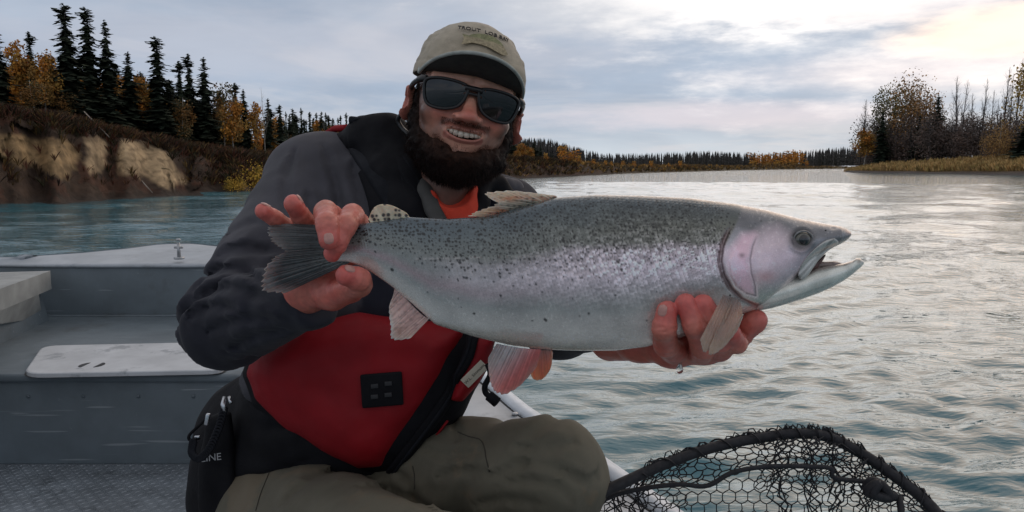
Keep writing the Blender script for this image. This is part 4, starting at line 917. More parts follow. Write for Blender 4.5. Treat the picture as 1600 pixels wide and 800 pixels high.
def creases(p, lines, amp, w, lim=None):
    if lim is not None:
        out = np.zeros(len(p)); k_ = np.abs(lim) < .03
        if k_.any(): out[k_] = creases(p[k_], lines, amp, w)
        return out
    q = pix(p); r = 0
    for L in lines:
        L = spline(np.array([(a, b, 0) for a, b in L], float), 14)[:, :2]; dm = np.full(len(p), 1e9)
        for k, (A, B) in enumerate(zip(L[:-1], L[1:])):
            e = B - A; t = np.clip(((q[:, 0] - A[0]) * e[0] + (q[:, 1] - A[1]) * e[1]) / (e @ e + 1e-9), 0, 1)
            tt = (k + t) / 13; fade = 1 / (np.minimum(1, np.minimum(tt, 1 - tt) * 5) + .12)
            dm = np.minimum(dm, np.hypot(q[:, 0] - A[0] - t * e[0], q[:, 1] - A[1] - t * e[1]) * np.clip(fade, 1, 3))
        s = dm / w; r = r + amp * (np.exp(-s * s) - .55 * np.exp(-((s - 1.9) / .9) ** 2))
    return r
JC = [[(462, 232), (446, 290), (452, 350), (470, 390)], [(505, 225), (522, 280), (532, 330)], [(548, 250), (560, 300), (566, 340)], [(338, 402), (378, 386), (424, 396)], [(322, 432), (366, 418), (412, 440)],
      [(306, 470), (350, 450), (400, 460), (446, 486)], [(322, 520), (376, 498), (436, 504)], [(290, 500), (330, 478), (372, 484)], [(360, 546), (400, 524), (452, 512)], [(352, 372), (392, 350), (420, 352)], [(480, 300), (486, 340), (500, 380)]]
LC = [[(826, 727), (865, 730), (900, 745), (920, 760)], [(785, 750), (837, 752), (882, 767), (897, 792)], [(900, 690), (870, 700), (830, 720), (790, 736), (740, 752)], [(660, 700), (700, 712), (748, 706)], [(680, 745), (720, 735), (765, 738)], 
      [(800, 700), (840, 700), (880, 684)], [(740, 790), (790, 780), (850, 790)], [(470, 745), (520, 735), (575, 730)], [(440, 790), (480, 755), (530, 738)], [(560, 760), (620, 770), (680, 800)], [(620, 735), (640, 760), (650, 790)], [(930, 740), (918, 770), (905, 800)], [(700, 650), (712, 668), (716, 690)]]
def near(p, c, r): return np.exp(-(np.linalg.norm(p - np.array(P(*c)), axis=-1) / r) ** 2)
def jacket_fn(p):
    d = cloth(p)
    d += folds(p, ARM['up'], 34, .010) * (.4 + near(p, (345, 500, 1.0), .16) * 1.2) * (1 - near(p, (500, 240, 1.2), .10))
    d += folds(p, ARM['fo'], 46, .011, .6, .9) * near(p, (400, 490, .95), .13)
    d += folds(p, [(440, 300, 1.2, 1), (640, 420, 1.2, 1)], 30, .007) * near(p, (520, 330, 1.2), .16)
    d += (fbm(p, 5, 3) - .5) * .026 + (fbm(p, 17, 2) - .5) * .006
    d += creases(p, JC, .0056, 6.5, d)
    # open neck
    d = smax(d, -ell(p, np.array(P(706, 292, 1.12)), (.052, .085, .10)), .012)
    d = smax(d, -ell(p, np.array(P(708, 345, 1.06)), (.048, .11, .11)), .012)
    # bottom hem
    hem = np.array(P(480, 612, 1.2)); d = smax(d, -((p - hem) @ np.array([0.05, 0, 1.0])), .01)
    # sleeve ends
    for a, b in (((492, 455, .868), (345, 505, 1.0)), ((1008, 528, .845), (872, 500, 1.04))):
        A, B = np.array(P(*a)), np.array(P(*b)); u = (B - A) / np.linalg.norm(B - A); t = (p - A) @ u
        d = np.where(np.linalg.norm(p - A, axis=-1) < .09, smax(d, -t, .006), d)
    return d
jv, jf = sdf_mesh(jacket_fn, (-.60, .72, .55), (.24, 1.55, 1.40), .0062)
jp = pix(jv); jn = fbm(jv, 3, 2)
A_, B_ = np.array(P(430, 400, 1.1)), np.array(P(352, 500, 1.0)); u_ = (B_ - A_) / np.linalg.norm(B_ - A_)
shade_dark = np.clip(((jv - A_) @ u_) / .11 + (fbm(jv, 14, 3) - .5) * .9, 0, 1) * (jp[:, 0] < 620); shade_dark = np.maximum(shade_dark, (jp[:, 0] > 790) * 1.0); shade_dark = np.maximum(shade_dark, 1.25 * np.clip((jp[:, 0] - np.interp(jp[:, 1], [250, 345, 520], [592, 606, 545])) / 5, 0, 1) * (jp[:, 0] < 790))  # shade painted on elbow, forearm and chest under the trout; far sleeve black
jc = 1 - shade_dark[:, None] * np.array([.72, .70, .60])
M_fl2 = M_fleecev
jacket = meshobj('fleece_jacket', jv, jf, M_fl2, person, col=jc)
def lower_fn(p):
    d = chain(p, [(a, r + .006) for a, r in px_chain(TOR[:2])], .05); d = smin(d, chain(p, [(a, r + .008) for a, r in px_chain(HIP)], .03), .05)
    d += folds(p, [(400, 560, 1.2, 1), (420, 760, 1.2, 1)], 40, .010, .6) + (fbm(p, 8, 3) - .5) * .016
    d = smax(d, ((p - np.array(P(420, 560, 1.25))) @ np.array([-.25, 0, 1.0])), .012)
    return d
lv, lf = sdf_mesh(lower_fn, (-.60, .85, .45), (.2, 1.6, 1.10), .008); meshobj('rain_jacket_skirt', lv, lf, M_black, person)
# black under-layer showing beside the pack strap, tee shirt and collars
def tee_fn(p):
    d = ell(p, np.array(P(712, 372, 1.150)), (.036, .045, .080)); d = smin(d, cap(p, P(704, 305, 1.145), P(710, 345, 1.145), .044, .040), .02)
    d = smax(d, -cap(p, P(706, 270, 1.115), P(709, 296, 1.105), .050, .028), .004); d = smax(d, (p[:, 2] - P(700, 288, 1.13)[2]) - .0, .004)
    return d + folds(p, [(700, 300, 1.1, 1), (700, 380, 1.1, 1)], 60, .002) + (fbm(p, 30, 2) - .5) * .003
tv_, tf_ = sdf_mesh(tee_fn, np.array(P(704, 345, 1.16)) - .12, np.array(P(704, 345, 1.16)) + .12, .003)
meshobj('tee_shirt', tv_, tf_, material('orange_cotton', (.62, .055, .025), .9, var=.12, vscale=30, bump=.5, bscale=800), person)
def tubes_sdf(chs, k=.01, nz=(.004, 30), sq=None):
    C = [px_chain(c) for c in chs]
    def fn(p):
        d = None
        for c in C: e = chain(p, c, k); d = e if d is None else smin(d, e, k)
        return d + (fbm(p, nz[1], 3) - .5) * nz[0]
    al = np.array([a for c in C for a, r in c]); return sdf_mesh(fn, al.min(0) - .06, al.max(0) + .06, .0034)
cvv, cff = tubes_sdf([[(640, 232, 1.20, 16), (650, 262, 1.16, 15), (664, 300, 1.125, 14), (686, 345, 1.10, 13)], [(640, 232, 1.20, 16), (648, 300, 1.16, 18), (665, 350, 1.13, 18)]])
meshobj('jacket_collar', cvv, cff, material('collar_fabric', (.075, .074, .070), .9, var=.2, vscale=30, bump=.5, bscale=800), person)
cvv, cff = tubes_sdf([[(752, 285, 1.17, 15), (748, 315, 1.15, 16), (735, 350, 1.13, 16)], [(752, 285, 1.17, 15), (775, 292, 1.19, 18), (790, 310, 1.2, 18)]])
meshobj('jacket_collar', cvv, cff, M_black, person)
cvv, cff = tubes_sdf([[(768, 288, 1.20, 12), (790, 291, 1.22, 12), (806, 293, 1.24, 11)], [(800, 300, 1.24, 18), (790, 330, 1.24, 30)]]); meshobj('sleeve_shoulder', cvv, cff, M_fleece, person)
# waders
def leg_fn(p):
    d = None
    for a, b in (('R', 'Rs'), ('L', 'Ls')):
        e = smin(chain(p, px_chain(LEG[a]), .03), chain(p, px_chain(LEG[b]), .03), .03); d = e if d is None else smin(d, e, .02)
    d = smin(d, chain(p, px_chain([(470, 790, 1.28, 118), (600, 770, 1.28, 112)]), .03), .05)
    d += folds(p, LEG['R'], 26, .006, .5, 1.2) * (.35 + near(p, (760, 760, 1.05), .16)) + folds(p, [(600, 700, 1.2, 1), (700, 800, 1.1, 1)], 34, .010) * near(p, (640, 745, 1.15), .12) + folds(p, LEG['L'], 20, .007) * .7
    d += folds(p, [(900, 700, 1, 1), (800, 900, 1, 1)], 36, .008) * near(p, (890, 775, .98), .09)
    d += creases(p, LC, .0046, 6.5, d)
    return d + (fbm(p, 9, 3) - .5) * .008 + (fbm(p, 40, 2) - .5) * .0008
lv, lf = sdf_mesh(leg_fn, (-.52, .55, .12), (.30, 1.55, .98), .0066); waders = meshobj('waders', lv, lf, M_khaki, person)
# boots
for (a, b) in (((770, 1120, 1.12), (735, 1190, 1.0)), ((640, 1330, 1.1), (600, 1420, 1.0))):
    A = P(*a); fl = Vector((A.x, A.y, .17)); bm_ = MB()
    def bf_(p, A=A, fl=fl): return smax(smin(cap(p, (A.x, A.y, .34), (A.x, A.y, .23), .062, .052), cap(p, (A.x, A.y + .01, .215), (A.x + .02, A.y - .19, .205), .05, .046), .03), .176 - p[:, 2], .004)
    v_, f_ = sdf_mesh(bf_, (A.x - .12, A.y - .28, .16), (A.x + .12, A.y + .12, .43), .01); meshobj('boot', v_, f_, M_black, person)
# seams and piping laid on the cloth
leg_hit = raycast_tool([waders])
def on_path(hit, pts, n=24, off=.0005):
    r = []
    for q in spline(np.array([(a, b, 0) for a, b in pts], float), n):
        h = hit(q[0], q[1], off)
        if h: r.append(h)
    return r
M_seam = material('dark_seam', (.045, .04, .03), .9, var=.2)
for pts in ([(716, 675), (732, 682), (750, 687), (757, 700), (760, 718), (765, 737)], [(645, 728), (648, 745), (648, 764)], [(426, 716), (420, 740), (408, 770), (400, 798)]):
    h = on_path(leg_hit, pts)
    if len(h) > 3: s_m = MB(); s_m.tube([a for a, _ in h], .0008, 5); s_m.obj('seam', M_seam, waders)
# ---------------------------------------------------------------- sling pack worn on the belly
pack = empty('sling_pack', P(590, 640, 1.10), label='red and black sling pack strapped across the belly of the angler under the trout', cat='bag')
def pillow(poly, dc, th, r, bump_=None, h=.005, tilt=(0, 0), nz=.004):
    pl = np.array(poly, float); cx, cy = pl.mean(0)
    def fn(p):
        q = pix(p); f, s = softpoly(pl, q[:, 0], q[:, 1], 1.0); s = s * dc / F
        w_ = q[:, 2] - (dc + tilt[0] * (q[:, 0] - cx) / F + tilt[1] * (q[:, 1] - cy) / F)
        w_ = w_ + .9 * ((q[:, 0] - cx) / F) ** 2 * -1
        a = np.maximum(s + r, 0); b = np.maximum(np.abs(w_) - (th - min(r, th)), 0) * (r / min(r, th))
        return (np.sqrt(a * a + b * b) - r) * .8 + (fbm(p, 14, 3) - .5) * nz * 2 + (fbm(p, 45, 2) - .5) * nz * .4
    c = np.array([P(a, b, d) for a, b in poly for d in (dc - th - .06, dc + th + .06)]); return sdf_mesh(fn, c.min(0) - .02, c.max(0) + .02, h)
BP = [(378, 585), (392, 545), (470, 520), (560, 500), (660, 505), (748, 520), (772, 536), (765, 570), (742, 610), (722, 652), (690, 690), (650, 722), (610, 742), (560, 738), (500, 712), (436, 672), (392, 632)]
RP = [(386, 585), (398, 548), (480, 510), (560, 488), (650, 498), (725, 512), (722, 545), (700, 592), (664, 646), (628, 694), (598, 731), (560, 733), (500, 708), (440, 664), (398, 622)]
R2 = [(738, 520), (774, 530), (768, 562), (748, 600), (722, 628), (704, 626), (716, 590), (730, 552)]
v_, f_ = pillow(BP, 1.115, .055, .05, tilt=(0, .10)); pk0 = meshobj('pack_body', v_, f_, M_black, pack)
v_, f_ = pillow(RP, 1.10, .060, .05, tilt=(0, .10)); pk1 = meshobj('front_panel', v_, f_, M_red, pack)
v_, f_ = pillow(R2, 1.085, .045, .02, tilt=(0, .10), h=.004); pk2 = meshobj('side_panel', v_, f_, M_red, pack)
pk_hit = raycast_tool([pk0, pk1, pk2])
def ribbon(name, hits, width, thick, mat, parent, lift=.001, tooth=0, **kw):
    V = []; n = len(hits); prof = [(-.5, -.6), (-.5, .55), (-.42, 1), (.42, 1), (.5, .55), (.5, -.6)]
    for i, (p, nn) in enumerate(hits):
        t = (hits[min(i + 1, n - 1)][0] - hits[max(i - 1, 0)][0]).normalized(); s = t.cross(nn).normalized()
        for a, b in prof: V.append(p + s * (a * width) + nn * (lift + b * thick + (tooth * (i % 2) if abs(a) < .45 else 0)))
    return meshobj(name, np.array(V), gridfaces(n, len(prof)), mat, parent, **kw)
def smooth_hits(h, k=2):
    for _ in range(k):
        q = [h[0]] + [((h[i - 1][0] + h[i][0] * 2 + h[i + 1][0]) / 4, (h[i - 1][1] + h[i][1] * 2 + h[i + 1][1]).normalized()) for i in range(1, len(h) - 1)] + [h[-1]]; h = q
    return h
zp = [(742, 520), (735, 552), (716, 592), (680, 648), (645, 694), (612, 734)]
zh = smooth_hits(on_path(pk_hit, zp, 60, .0), 6); ribbon('zip_flap', zh, .019, .0035, M_black, pack, .003); ribbon('zip_teeth', zh, .005, .0012, M_navy, pack, .0068, tooth=.0008)
zp2 = [(a + 17, b + 7) for a, b in zp[3:]]; zh2 = smooth_hits(on_path(pk_hit, zp2, 50, .0), 6); ribbon('red_piping', zh2, .003, .0015, M_red, pack, .004)
h = pk_hit(724, 566, .006); 
if h:
    zpull = MB(); zpull.tube([h[0], h[0] + Vector((-.002, -.006, -.02)), h[0] + Vector((-.003, -.006, -.042))], [.003, .0036, .003], 8); zpull.obj('zip_pull', M_navy, pack)
# lash tab: black square with four slots
def surf_frame(hit, px, py):
    h = hit(px, py); n = h[1]; u = (hit(px + 6, py)[0] - hit(px - 6, py)[0]).normalized(); v = n.cross(u).normalized(); v = v if v.z > 0 else -v; return h[0], u, v, n
o_, u_, v_, n_ = surf_frame(pk_hit, 597, 608)
rot = Matrix.Rotation(math.radians(5), 3, n_); u_ = rot @ u_; v_ = rot @ v_; Rm = Matrix((u_, v_, n_)).transposed()
lt = MB(); lt.box(o_ + n_ * .004, (.058, .048, .007), Rm, bev=.003); tab = lt.obj('lash_tab', M_black, pack)
for a, b in ((-.010, .007), (.009, .009), (-.011, -.008), (.008, -.007)):
    sl = MB(); sl.box(o_ + u_ * a + v_ * b + n_ * .0082, (.010, .006, .002), Rm, bev=.0006); sl.obj('slot', material('slot_grey', (.025, .025, .028), .5, var=.1), tab)
# maker's label
o_, u_, v_, n_ = surf_frame(pk_hit, 741, 583)
a_, b_ = pk_hit(728, 597), pk_hit(754, 571)
if a_ and b_: u_ = (b_[0] - a_[0]).normalized(); v_ = n_.cross(u_).normalized(); v_ = v_ if v_.z > 0 else -v_
Rm = Matrix((u_, v_, n_)).transposed(); lb = MB(); lb.box(o_ + n_ * .004, (.040, .0165, .0012), Rm, bev=.0004); lab = lb.obj('sewn_label', material('label_cloth', (.50, .45, .36), .8, var=.1), pack)
tv, tf = text_mesh('W.L. Simmons', .0064); meshobj('label_lettering', np.array([o_ + u_ * a + v_ * b + n_ * .0049 for a, b, c in tv]), tf, M_black, lab, smooth=False)
# drawcord with toggle
dc = MB(); dc.tube(spline(np.array([tuple(P(762, 570, 1.02)), tuple(P(766, 585, 1.01)), tuple(P(758, 602, 1.01)), tuple(P(759, 614, 1.01)), tuple(P(768, 622, 1.0))]), 24), .0042, 8); dc.tube([P(764, 618, 1.0), P(777, 629, .995)], .0075, 8); dc.obj('drawcord', M_black, pack)
# shoulder strap, pad and buckle
jk_hit = raycast_tool([jacket])
sp = [(552, 200), (575, 225), (600, 255), (622, 290), (640, 325), (655, 365), (672, 420)]
sh = smooth_hits(on_path(jk_hit, sp, 46, .0), 8)
ribbon('strap_pad', sh, .070, .011, M_navy, pack, .003)
for ch in ([[(535, 222, 1.225, 17), (570, 212, 1.20, 24), (606, 214, 1.19, 26), (632, 232, 1.185, 20)], [(606, 214, 1.19, 24), (628, 262, 1.165, 24), (648, 315, 1.14, 22), (664, 365, 1.12, 20)], [(580, 225, 1.19, 24), (604, 275, 1.155, 24), (622, 330, 1.13, 24), (630, 390, 1.12, 24)]],):
    cvv, cff = tubes_sdf(ch, k=.03, nz=(.010, 22)); meshobj('shoulder_pad', cvv, cff, M_black, pack)
sp = [(600, 193), (618, 215), (636, 250), (650, 290), (664, 330), (680, 380)]
sh2 = smooth_hits(on_path(jk_hit, sp, 40, .0), 8); ribbon('shoulder_strap', sh2, .045, .007, M_black, pack, .010)
sp = [(590, 262), (604, 300), (612, 340), (618, 380)]
sh3 = smooth_hits(on_path(jk_hit, sp, 30, .0), 6); ribbon('strap_lining', sh3, .06, .006, M_black, pack, .006)
bk = MB(); bk.box(P(571, 190, 1.19), (.050, .030, .012), Matrix.Rotation(.10, 3, 'Y'), bev=.004); bk.tube([P(550, 195, 1.19), P(556, 186, 1.175), P(590, 184, 1.175), P(597, 192, 1.19)], .0035, 8); bk.obj('buckle', M_navy, pack)
rt = MB(); rt.tube([P(512, 208, 1.25), P(524, 201, 1.24), P(542, 200, 1.22)], .006, 8); rt.obj('haul_loop', M_red, pack)
# hanging tool tether: clip, coiled cord, printed black pouch
tool = empty('tool_tether', P(330, 690, 1.16), label='black pouch and clip tether hanging from the hip of the angler with printed lettering', cat='fishing tool')
pm = pillow([(320, 650), (362, 640), (372, 800), (376, 900), (312, 900), (311, 720)], 1.16, .014, .014, h=.005); meshobj('pouch', pm[0], pm[1], M_black, tool)
M_steel = material('brushed_steel', (.55, .56, .58), .3, metal=.9, var=.1)
cl = MB(); cl.tube(spline(np.array([tuple(P(328, 648, 1.12)), tuple(P(312, 664, 1.115)), tuple(P(296, 680, 1.11)), tuple(P(298, 688, 1.11)), tuple(P(312, 684, 1.11))]), 26), .0024, 8); cl.obj('wire_clip', M_black, tool)
cl = MB(); cl.box(P(324, 655, 1.11), (.006, .006, .018), Matrix.Rotation(.25, 3, 'Y'), bev=.0015); cl.box(P(308, 683, 1.11), (.008, .004, .004), None, bev=.001); cl.obj('clasp', M_steel, tool)
cl = MB(); cl.tube([P(351, 620, 1.12), P(349, 632, 1.115), P(352, 645, 1.115)], [.003, .0045, .003], 8); cl.tube([P(358, 620, 1.12), P(361, 630, 1.115)], [.0028, .003], 8); cl.obj('swivel', M_steel, tool)
co = MB(); tt = np.linspace(0, 1, 260); pth = spline(np.array([tuple(P(350, 640, 1.115)), tuple(P(342, 668, 1.11)), tuple(P(328, 700, 1.105)), tuple(P(312, 716, 1.105)), tuple(P(300, 708, 1.105)), tuple(P(302, 690, 1.105))]), 260)
co.tube([Vector(q) + Vector((.0045 * math.cos(i * .8), 0, .0045 * math.sin(i * .8))) for i, q in enumerate(pth)], .0022, 5); co.obj('coiled_cord', M_navy, tool)
tv, tf = text_mesh('LINE', .016); o_ = P(330, 715, 1.134); meshobj('pouch_lettering', np.array([o_ + Vector((a, -.001 , b + .12 * a)) for a, b, c in tv]), tf, material('grey_print', (.42, .42, .43), .6, var=.2, vscale=200), tool, smooth=False)
# water drop under the hand
dr = sdf_mesh(lambda p: smin(ell(p, np.array(P(1062, 578, .77)), (.0036, .0036, .0042)), cap(p, P(1063, 566, .77), P(1062, 576, .77), .0012, .002), .003), np.array(P(1062, 575, .77)) - .012, np.array(P(1062, 575, .77)) + .012, .0006)
mw = bpy.data.materials.new('clear_water'); mw.use_nodes = True; b_ = mw.node_tree.nodes['Principled BSDF']; b_.inputs['Transmission Weight'].default_value = 1; b_.inputs['Roughness'].default_value = 0; b_.inputs['IOR'].default_value = 1.33
meshobj('water_drop', dr[0], dr[1], mw, label='clear drop of water hanging under the hand below the trout head', cat='water drop')
# ================================================================ BOAT
def Zat(py, y): v = P(800, py, 1) - Vector((0, 0, CAMZ)); return CAMZ + v.z / v.y * y
FLZ = .17
M_paint = material('grey_blue_boat_paint', (.135, .165, .185), .55, var=.14, vscale=5, bump=.35, bscale=260, wear=((.30, .33, .35), 14, .66, .5), scratch=.35)
M_deck = material('pale_deck_paint', (.40, .43, .46), .6, var=.12, vscale=7, bump=.3, bscale=300, wear=((.22, .25, .28), 9, .6, .35), scratch=.3)
M_lid = material('scuffed_white_lid', (.50, .52, .54), .6, var=.12, vscale=9, bump=.3, bscale=300, wear=((.20, .22, .24), 7, .54, .6), scratch=.25)
M_plate = material('tread_plate', (.26, .29, .32), .42, metal=.45, var=.25, vscale=7, wear=((.10, .11, .12), 11, .55, .5))
M_rail = material('white_gunwale', (.62, .66, .70), .4, var=.10, vscale=20)
M_ally = material('dull_aluminium', (.42, .43, .44), .45, metal=.8, var=.2, vscale=30)
M_dark = material('black_rubber_and_shade', (.012, .012, .013), .6, var=.2)
boat = empty('fishing_boat', (-.8, 2.0, FLZ), label='grey blue open fishing boat with pale bow deck, storage bench and tread plate floor', cat='boat')
Y1 = G(800, 725, FLZ).y; ZB = Zat(586, Y1); Y2 = G(800, 496, ZB).y; ZW = Zat(415, Y2)
GA, GB = G(988, 750, .60), G(788, 608, .60)
gd = (GB - GA).normalized(); GC = Vector((-.62, Y2 + .0, ZW)); GN = GA - gd * 2.6
print('boat', Y1, ZB, Y2, ZW, GA, GB)
q_ = [(-3.6, -.9), (GN.x - .36, -.9), (GA.x - .36, GA.y), (GB.x - .36, GB.y), (-.85, Y2 - .1), (-3.6, Y2 - .1)]
m = MB(); m.add([(a, b, FLZ - .04) for a, b in q_] + [(a, b, FLZ) for a, b in q_], [tuple(range(6))[::-1], tuple(range(6, 12))] + [(i, (i + 1) % 6, 6 + (i + 1) % 6, 6 + i) for i in range(6)]); m.obj('floor', M_plate, boat, smooth=False)
t = MB(); g = np.random.default_rng(5); s_ = .021
for i in range(-104, -18):
    for j in range(0, 62):
        x, y = i * s_ + .0, Y1 - .012 - j * s_
        a = math.radians(45 if (i + j) % 2 else -45) + g.normal(0, .02); c, s = math.cos(a), math.sin(a); L, W, H = .0105, .0030, .0016
        q = [(-L, 0, 0), (0, -W, 0), (L, 0, 0), (0, W, 0), (-L * .5, 0, H), (L * .5, 0, H)]
        t.add([(x + c * u - s * v, y + s * u + c * v, FLZ + h + .0002) for u, v, h in q], [(0, 1, 4), (1, 5, 4), (1, 2, 5), (2, 3, 5), (3, 4, 5), (3, 0, 4)])
t.obj('tread_pattern', M_plate, boat, smooth=False, kind='stuff')
XR = -.25
m = MB(); m.box(((-3.6 + XR) / 2, Y1 + .012, (FLZ + ZB) / 2 - .008), (XR + 3.6, .024, ZB - FLZ - .016), bev=.003); m.obj('bench_front', M_paint, boat)
m = MB(); m.box(((-3.6 + XR) / 2, (Y1 + Y2) / 2, ZB - .008), (XR + 3.6, Y2 - Y1 + .03, .03), bev=.010); m.obj('bench_top', M_paint, boat)
m = MB(); m.box(((-3.6 - .45) / 2, Y2 + .016, (ZB + ZW) / 2), (3.15, .03, ZW - ZB - .01), bev=.003); m.obj('bow_bulkhead', M_paint, boat)
# weld bead along bench corner and bulkhead foot
m = MB(); m.tube([(-3.5 + .1 * i, Y2 - .006, ZB + .009 + .0008 * (i % 2)) for i in range(32)], .005, 6); m.obj('weld_bead', M_paint, boat)
# bow deck
n = 60; xs = np.linspace(-3.7, -.5, n); vv = np.linspace(0, 1, 14); V = []
far = [(-60, 416), (12, 411), (60, 404), (130, 399), (200, 392), (250, 385), (300, 384), (360, 391), (420, 396), (560, 410)]
for i, x in enumerate(xs):
    pxq = np.interp(x, [-3.7, -.5], [-330, 640]); pyf = np.interp(pxq, [q[0] for q in far], [q[1] for q in far])
    fp = G(pxq, pyf, ZW + .02)
    for v in vv: V.append((x * (1 - v) + fp.x * v, (Y2 - .012) * (1 - v) + max(fp.y, Y2 + .05) * v, ZW + .004 + .03 * math.sin(v * math.pi * .6)))
d_ = meshobj('bow_deck', np.array(V), gridfaces(n, 14)[:, ::-1], M_deck, boat); so_ = d_.modifiers.new('s', 'SOLIDIFY'); so_.thickness = .012; so_.offset = -1
# outer hull skin below the bow deck and along the right side
hp = [Vector(V[i * 14 + 13]) for i in range(n)]
hv2 = []; 
for q in hp: hv2 += [q + Vector((0, .004, .004)), Vector((q.x * .97, q.y - .15, .3)), Vector((q.x * .9, q.y - .5, -.25))]
meshobj('hull', np.array(hv2), gridfaces(n, 3), M_paint, boat)
# cleat
cp = G(265, 411, ZW + .02) + Vector((0, .10, .01)); m = MB(); m.tube([cp, cp + Vector((0, 0, .075))], [.009, .007], 10); m.tube([cp + Vector((-.02, 0, .052)), cp + Vector((.02, 0, .052))], .006, 8); m.tube([cp + Vector((0, 0, .085)), cp + Vector((0, 0, .094))], [.012, .009], 10); m.tube([cp + Vector((0, 0, -.004)), cp + Vector((0, 0, .006))], .024, 12); m.obj('mooring_post', M_ally, boat)
# hatch lid
def rounded(c4, r, k=5):
    out = []
    for i in range(4):
        p, a, b = c4[i], c4[i - 1], c4[(i + 1) % 4]; u = (a - p).normalized() * r; w2 = (b - p).normalized() * r
        for j in range(k + 1):
            t_ = j / k; out.append(p + u * (1 - t_) ** 2 + w2 * t_ ** 2)
    return out
c4 = [G(36, 585, ZB + .022), G(352, 579, ZB + .022), G(345, 535, ZB + .022), G(66, 541, ZB + .022)]
o = rounded(c4, .07); cen = sum(o, Vector()) / len(o)
m = MB(); lo_ = [q - Vector((0, 0, .014)) for q in o]; inn = [cen + (q - cen) * .985 + Vector((0, 0, .003)) for q in o]; n = len(o)
m.add(lo_ + o + inn, [(i, (i + 1) % n, n + (i + 1) % n, n + i) for i in range(n)] + [(n + i, n + (i + 1) % n, 2 * n + (i + 1) % n, 2 * n + i) for i in range(n)] + [tuple(range(2 * n, 3 * n))])
lid = m.obj('hatch_lid', M_lid, boat, smooth=False)
gk = MB(); gk.add([cen + (q - cen) * 1.02 - Vector((0, 0, .0125)) for q in o] + [cen + (q - cen) * 1.02 - Vector((0, 0, .016)) for q in o], [tuple(range(n))]); gk.obj('hatch_gasket', M_dark, boat, smooth=False)
for px_ in (134, 153):
    c = G(px_, 570, ZB + .026); m = MB(); pts = []
    s = 1 if px_ < 140 else -1
    for k in range(16):
        a = math.pi / 2 + math.pi * k / 15 if s > 0 else -math.pi / 2 + math.pi * k / 15; pts.append(c + Vector((.020 * math.cos(a), .030 * math.sin(a), 0)))
    m.add(pts + [q - Vector((0, 0, .002)) for q in pts], [tuple(range(16))] + [(i, (i + 1) % 16, 16 + (i + 1) % 16, 16 + i) for i in range(16)]); m.obj('finger_hole', M_dark, lid, smooth=False)  # flat black half-moons paint the recess shade; no hole is cut
m = MB()
for i in range(14):
    m = MB(); m.tube([(-3.0 + .19 * i, Y1 - .0005, ZB - .075), (-3.0 + .19 * i, Y1 - .004, ZB - .075)], .006, 8); m.obj('rivet', M_paint, boat)
# left gunwale ledge with gusset and inner side
zl = ZW - .012; e1, e2 = G(76, 424, zl), G(-2, 452, zl); ed = (e2 - e1).normalized(); e3 = e1 + ed * 2.6; nrm = Vector((-ed.y, ed.x, 0)); nrm = nrm if nrm.x < 0 else -nrm
e0 = e1 - ed * .02
m = MB(); H = .085; m.hexa([e0 - Vector((0, 0, H)), e3 - Vector((0, 0, H)), e3 + nrm * .5 - Vector((0, 0, H)), e0 + nrm * .5 - Vector((0, 0, H))], [e0, e3, e3 + nrm * .5, e0 + nrm * .5]); m.obj('side_ledge', material('worn_ledge', (.30, .31, .30), .6, var=.2, vscale=9, bump=.3, bscale=200), boat, smooth=False)
m = MB(); m.tube([e0 + nrm * .30 + Vector((0, 0, .03)), e3 + nrm * .30 + Vector((0, 0, .03))], .03, 10); m.obj('side_rail', M_rail, boat)
m = MB(); a0, a3 = e0 + nrm * .05, e3 + nrm * .05; b0, b3 = e0 + nrm * .02, e3 + nrm * .02
m.add([a0 - Vector((0, 0, H - .004)), a3 - Vector((0, 0, H - .004)), Vector((b3.x, b3.y, FLZ)), Vector((b0.x, b0.y, ZB))], [(0, 1, 2, 3)]); m.obj('inner_side', M_paint, boat, smooth=False)
gp = [G(66, 496, ZB + .02), G(-30, 522, ZB + .02)]; m = MB(); m.add([gp[0], gp[1], e0 + ed * .9 - Vector((0, 0, H)), e0 + ed * .15 - Vector((0, 0, H)), gp[0] + nrm * .2, gp[1] + nrm * .2], [(0, 1, 2, 3), (0, 3, 4), (1, 5, 2)]); m.obj('gusset', material('pale_gusset', (.30, .31, .30), .6, var=.2, vscale=12), boat, smooth=False)
# right gunwale: side deck, shadow gap and white rail
inw = Vector((-gd.y, gd.x, 0)); inw = inw if inw.x < 0 else -inw
path = [GN, GA, GB, Vector((GC.x + .15, GC.y - .35, .66)), Vector((GC.x - .1, GC.y + .35, ZW))]
pth = [Vector(q) for q in spline(np.array([tuple(q) for q in path]), 50)]
def sweep(name, prof, mat, **kw):
    V = []
    for i, q in enumerate(pth):
        t_ = (pth[min(i + 1, 49)] - pth[max(i - 1, 0)]).normalized(); s = Vector((-t_.y, t_.x, 0)).normalized(); s = s if s.x < 0 else -s
        for a, b in prof: V.append(q + s * a + Vector((0, 0, b)))
    return meshobj(name, np.array(V), gridfaces(50, len(prof), True), mat, boat, smooth=False, **kw)
sweep('gunwale_rail', [(0, -.035), (-.004, 0), (.002, .010), (.030, .010), (.036, 0), (.032, -.035)], M_rail)
sweep('rail_gap_shade', [(.032, -.03), (.034, -.004), (.046, -.004), (.046, -.03)], M_dark)  # black strip set in as the shade of the rail gap
sweep('side_deck', [(.046, -.030), (.046, .000), (.30, -.012), (.305, -.04)], M_deck)
sweep('hull_side', [(.004, -.035), (.300, -.042), (.34, FLZ - .62), (.30, -.85), (.10, -.85)], M_paint)
for i, k in enumerate((14, 20, 26)):
    q = pth[k]; m = MB(); m.tube([q + inw * .05 + Vector((0, 0, .001)), q + inw * .05 + Vector((0, 0, .006))], .008, 8); m.obj('rivet', M_ally, boat)
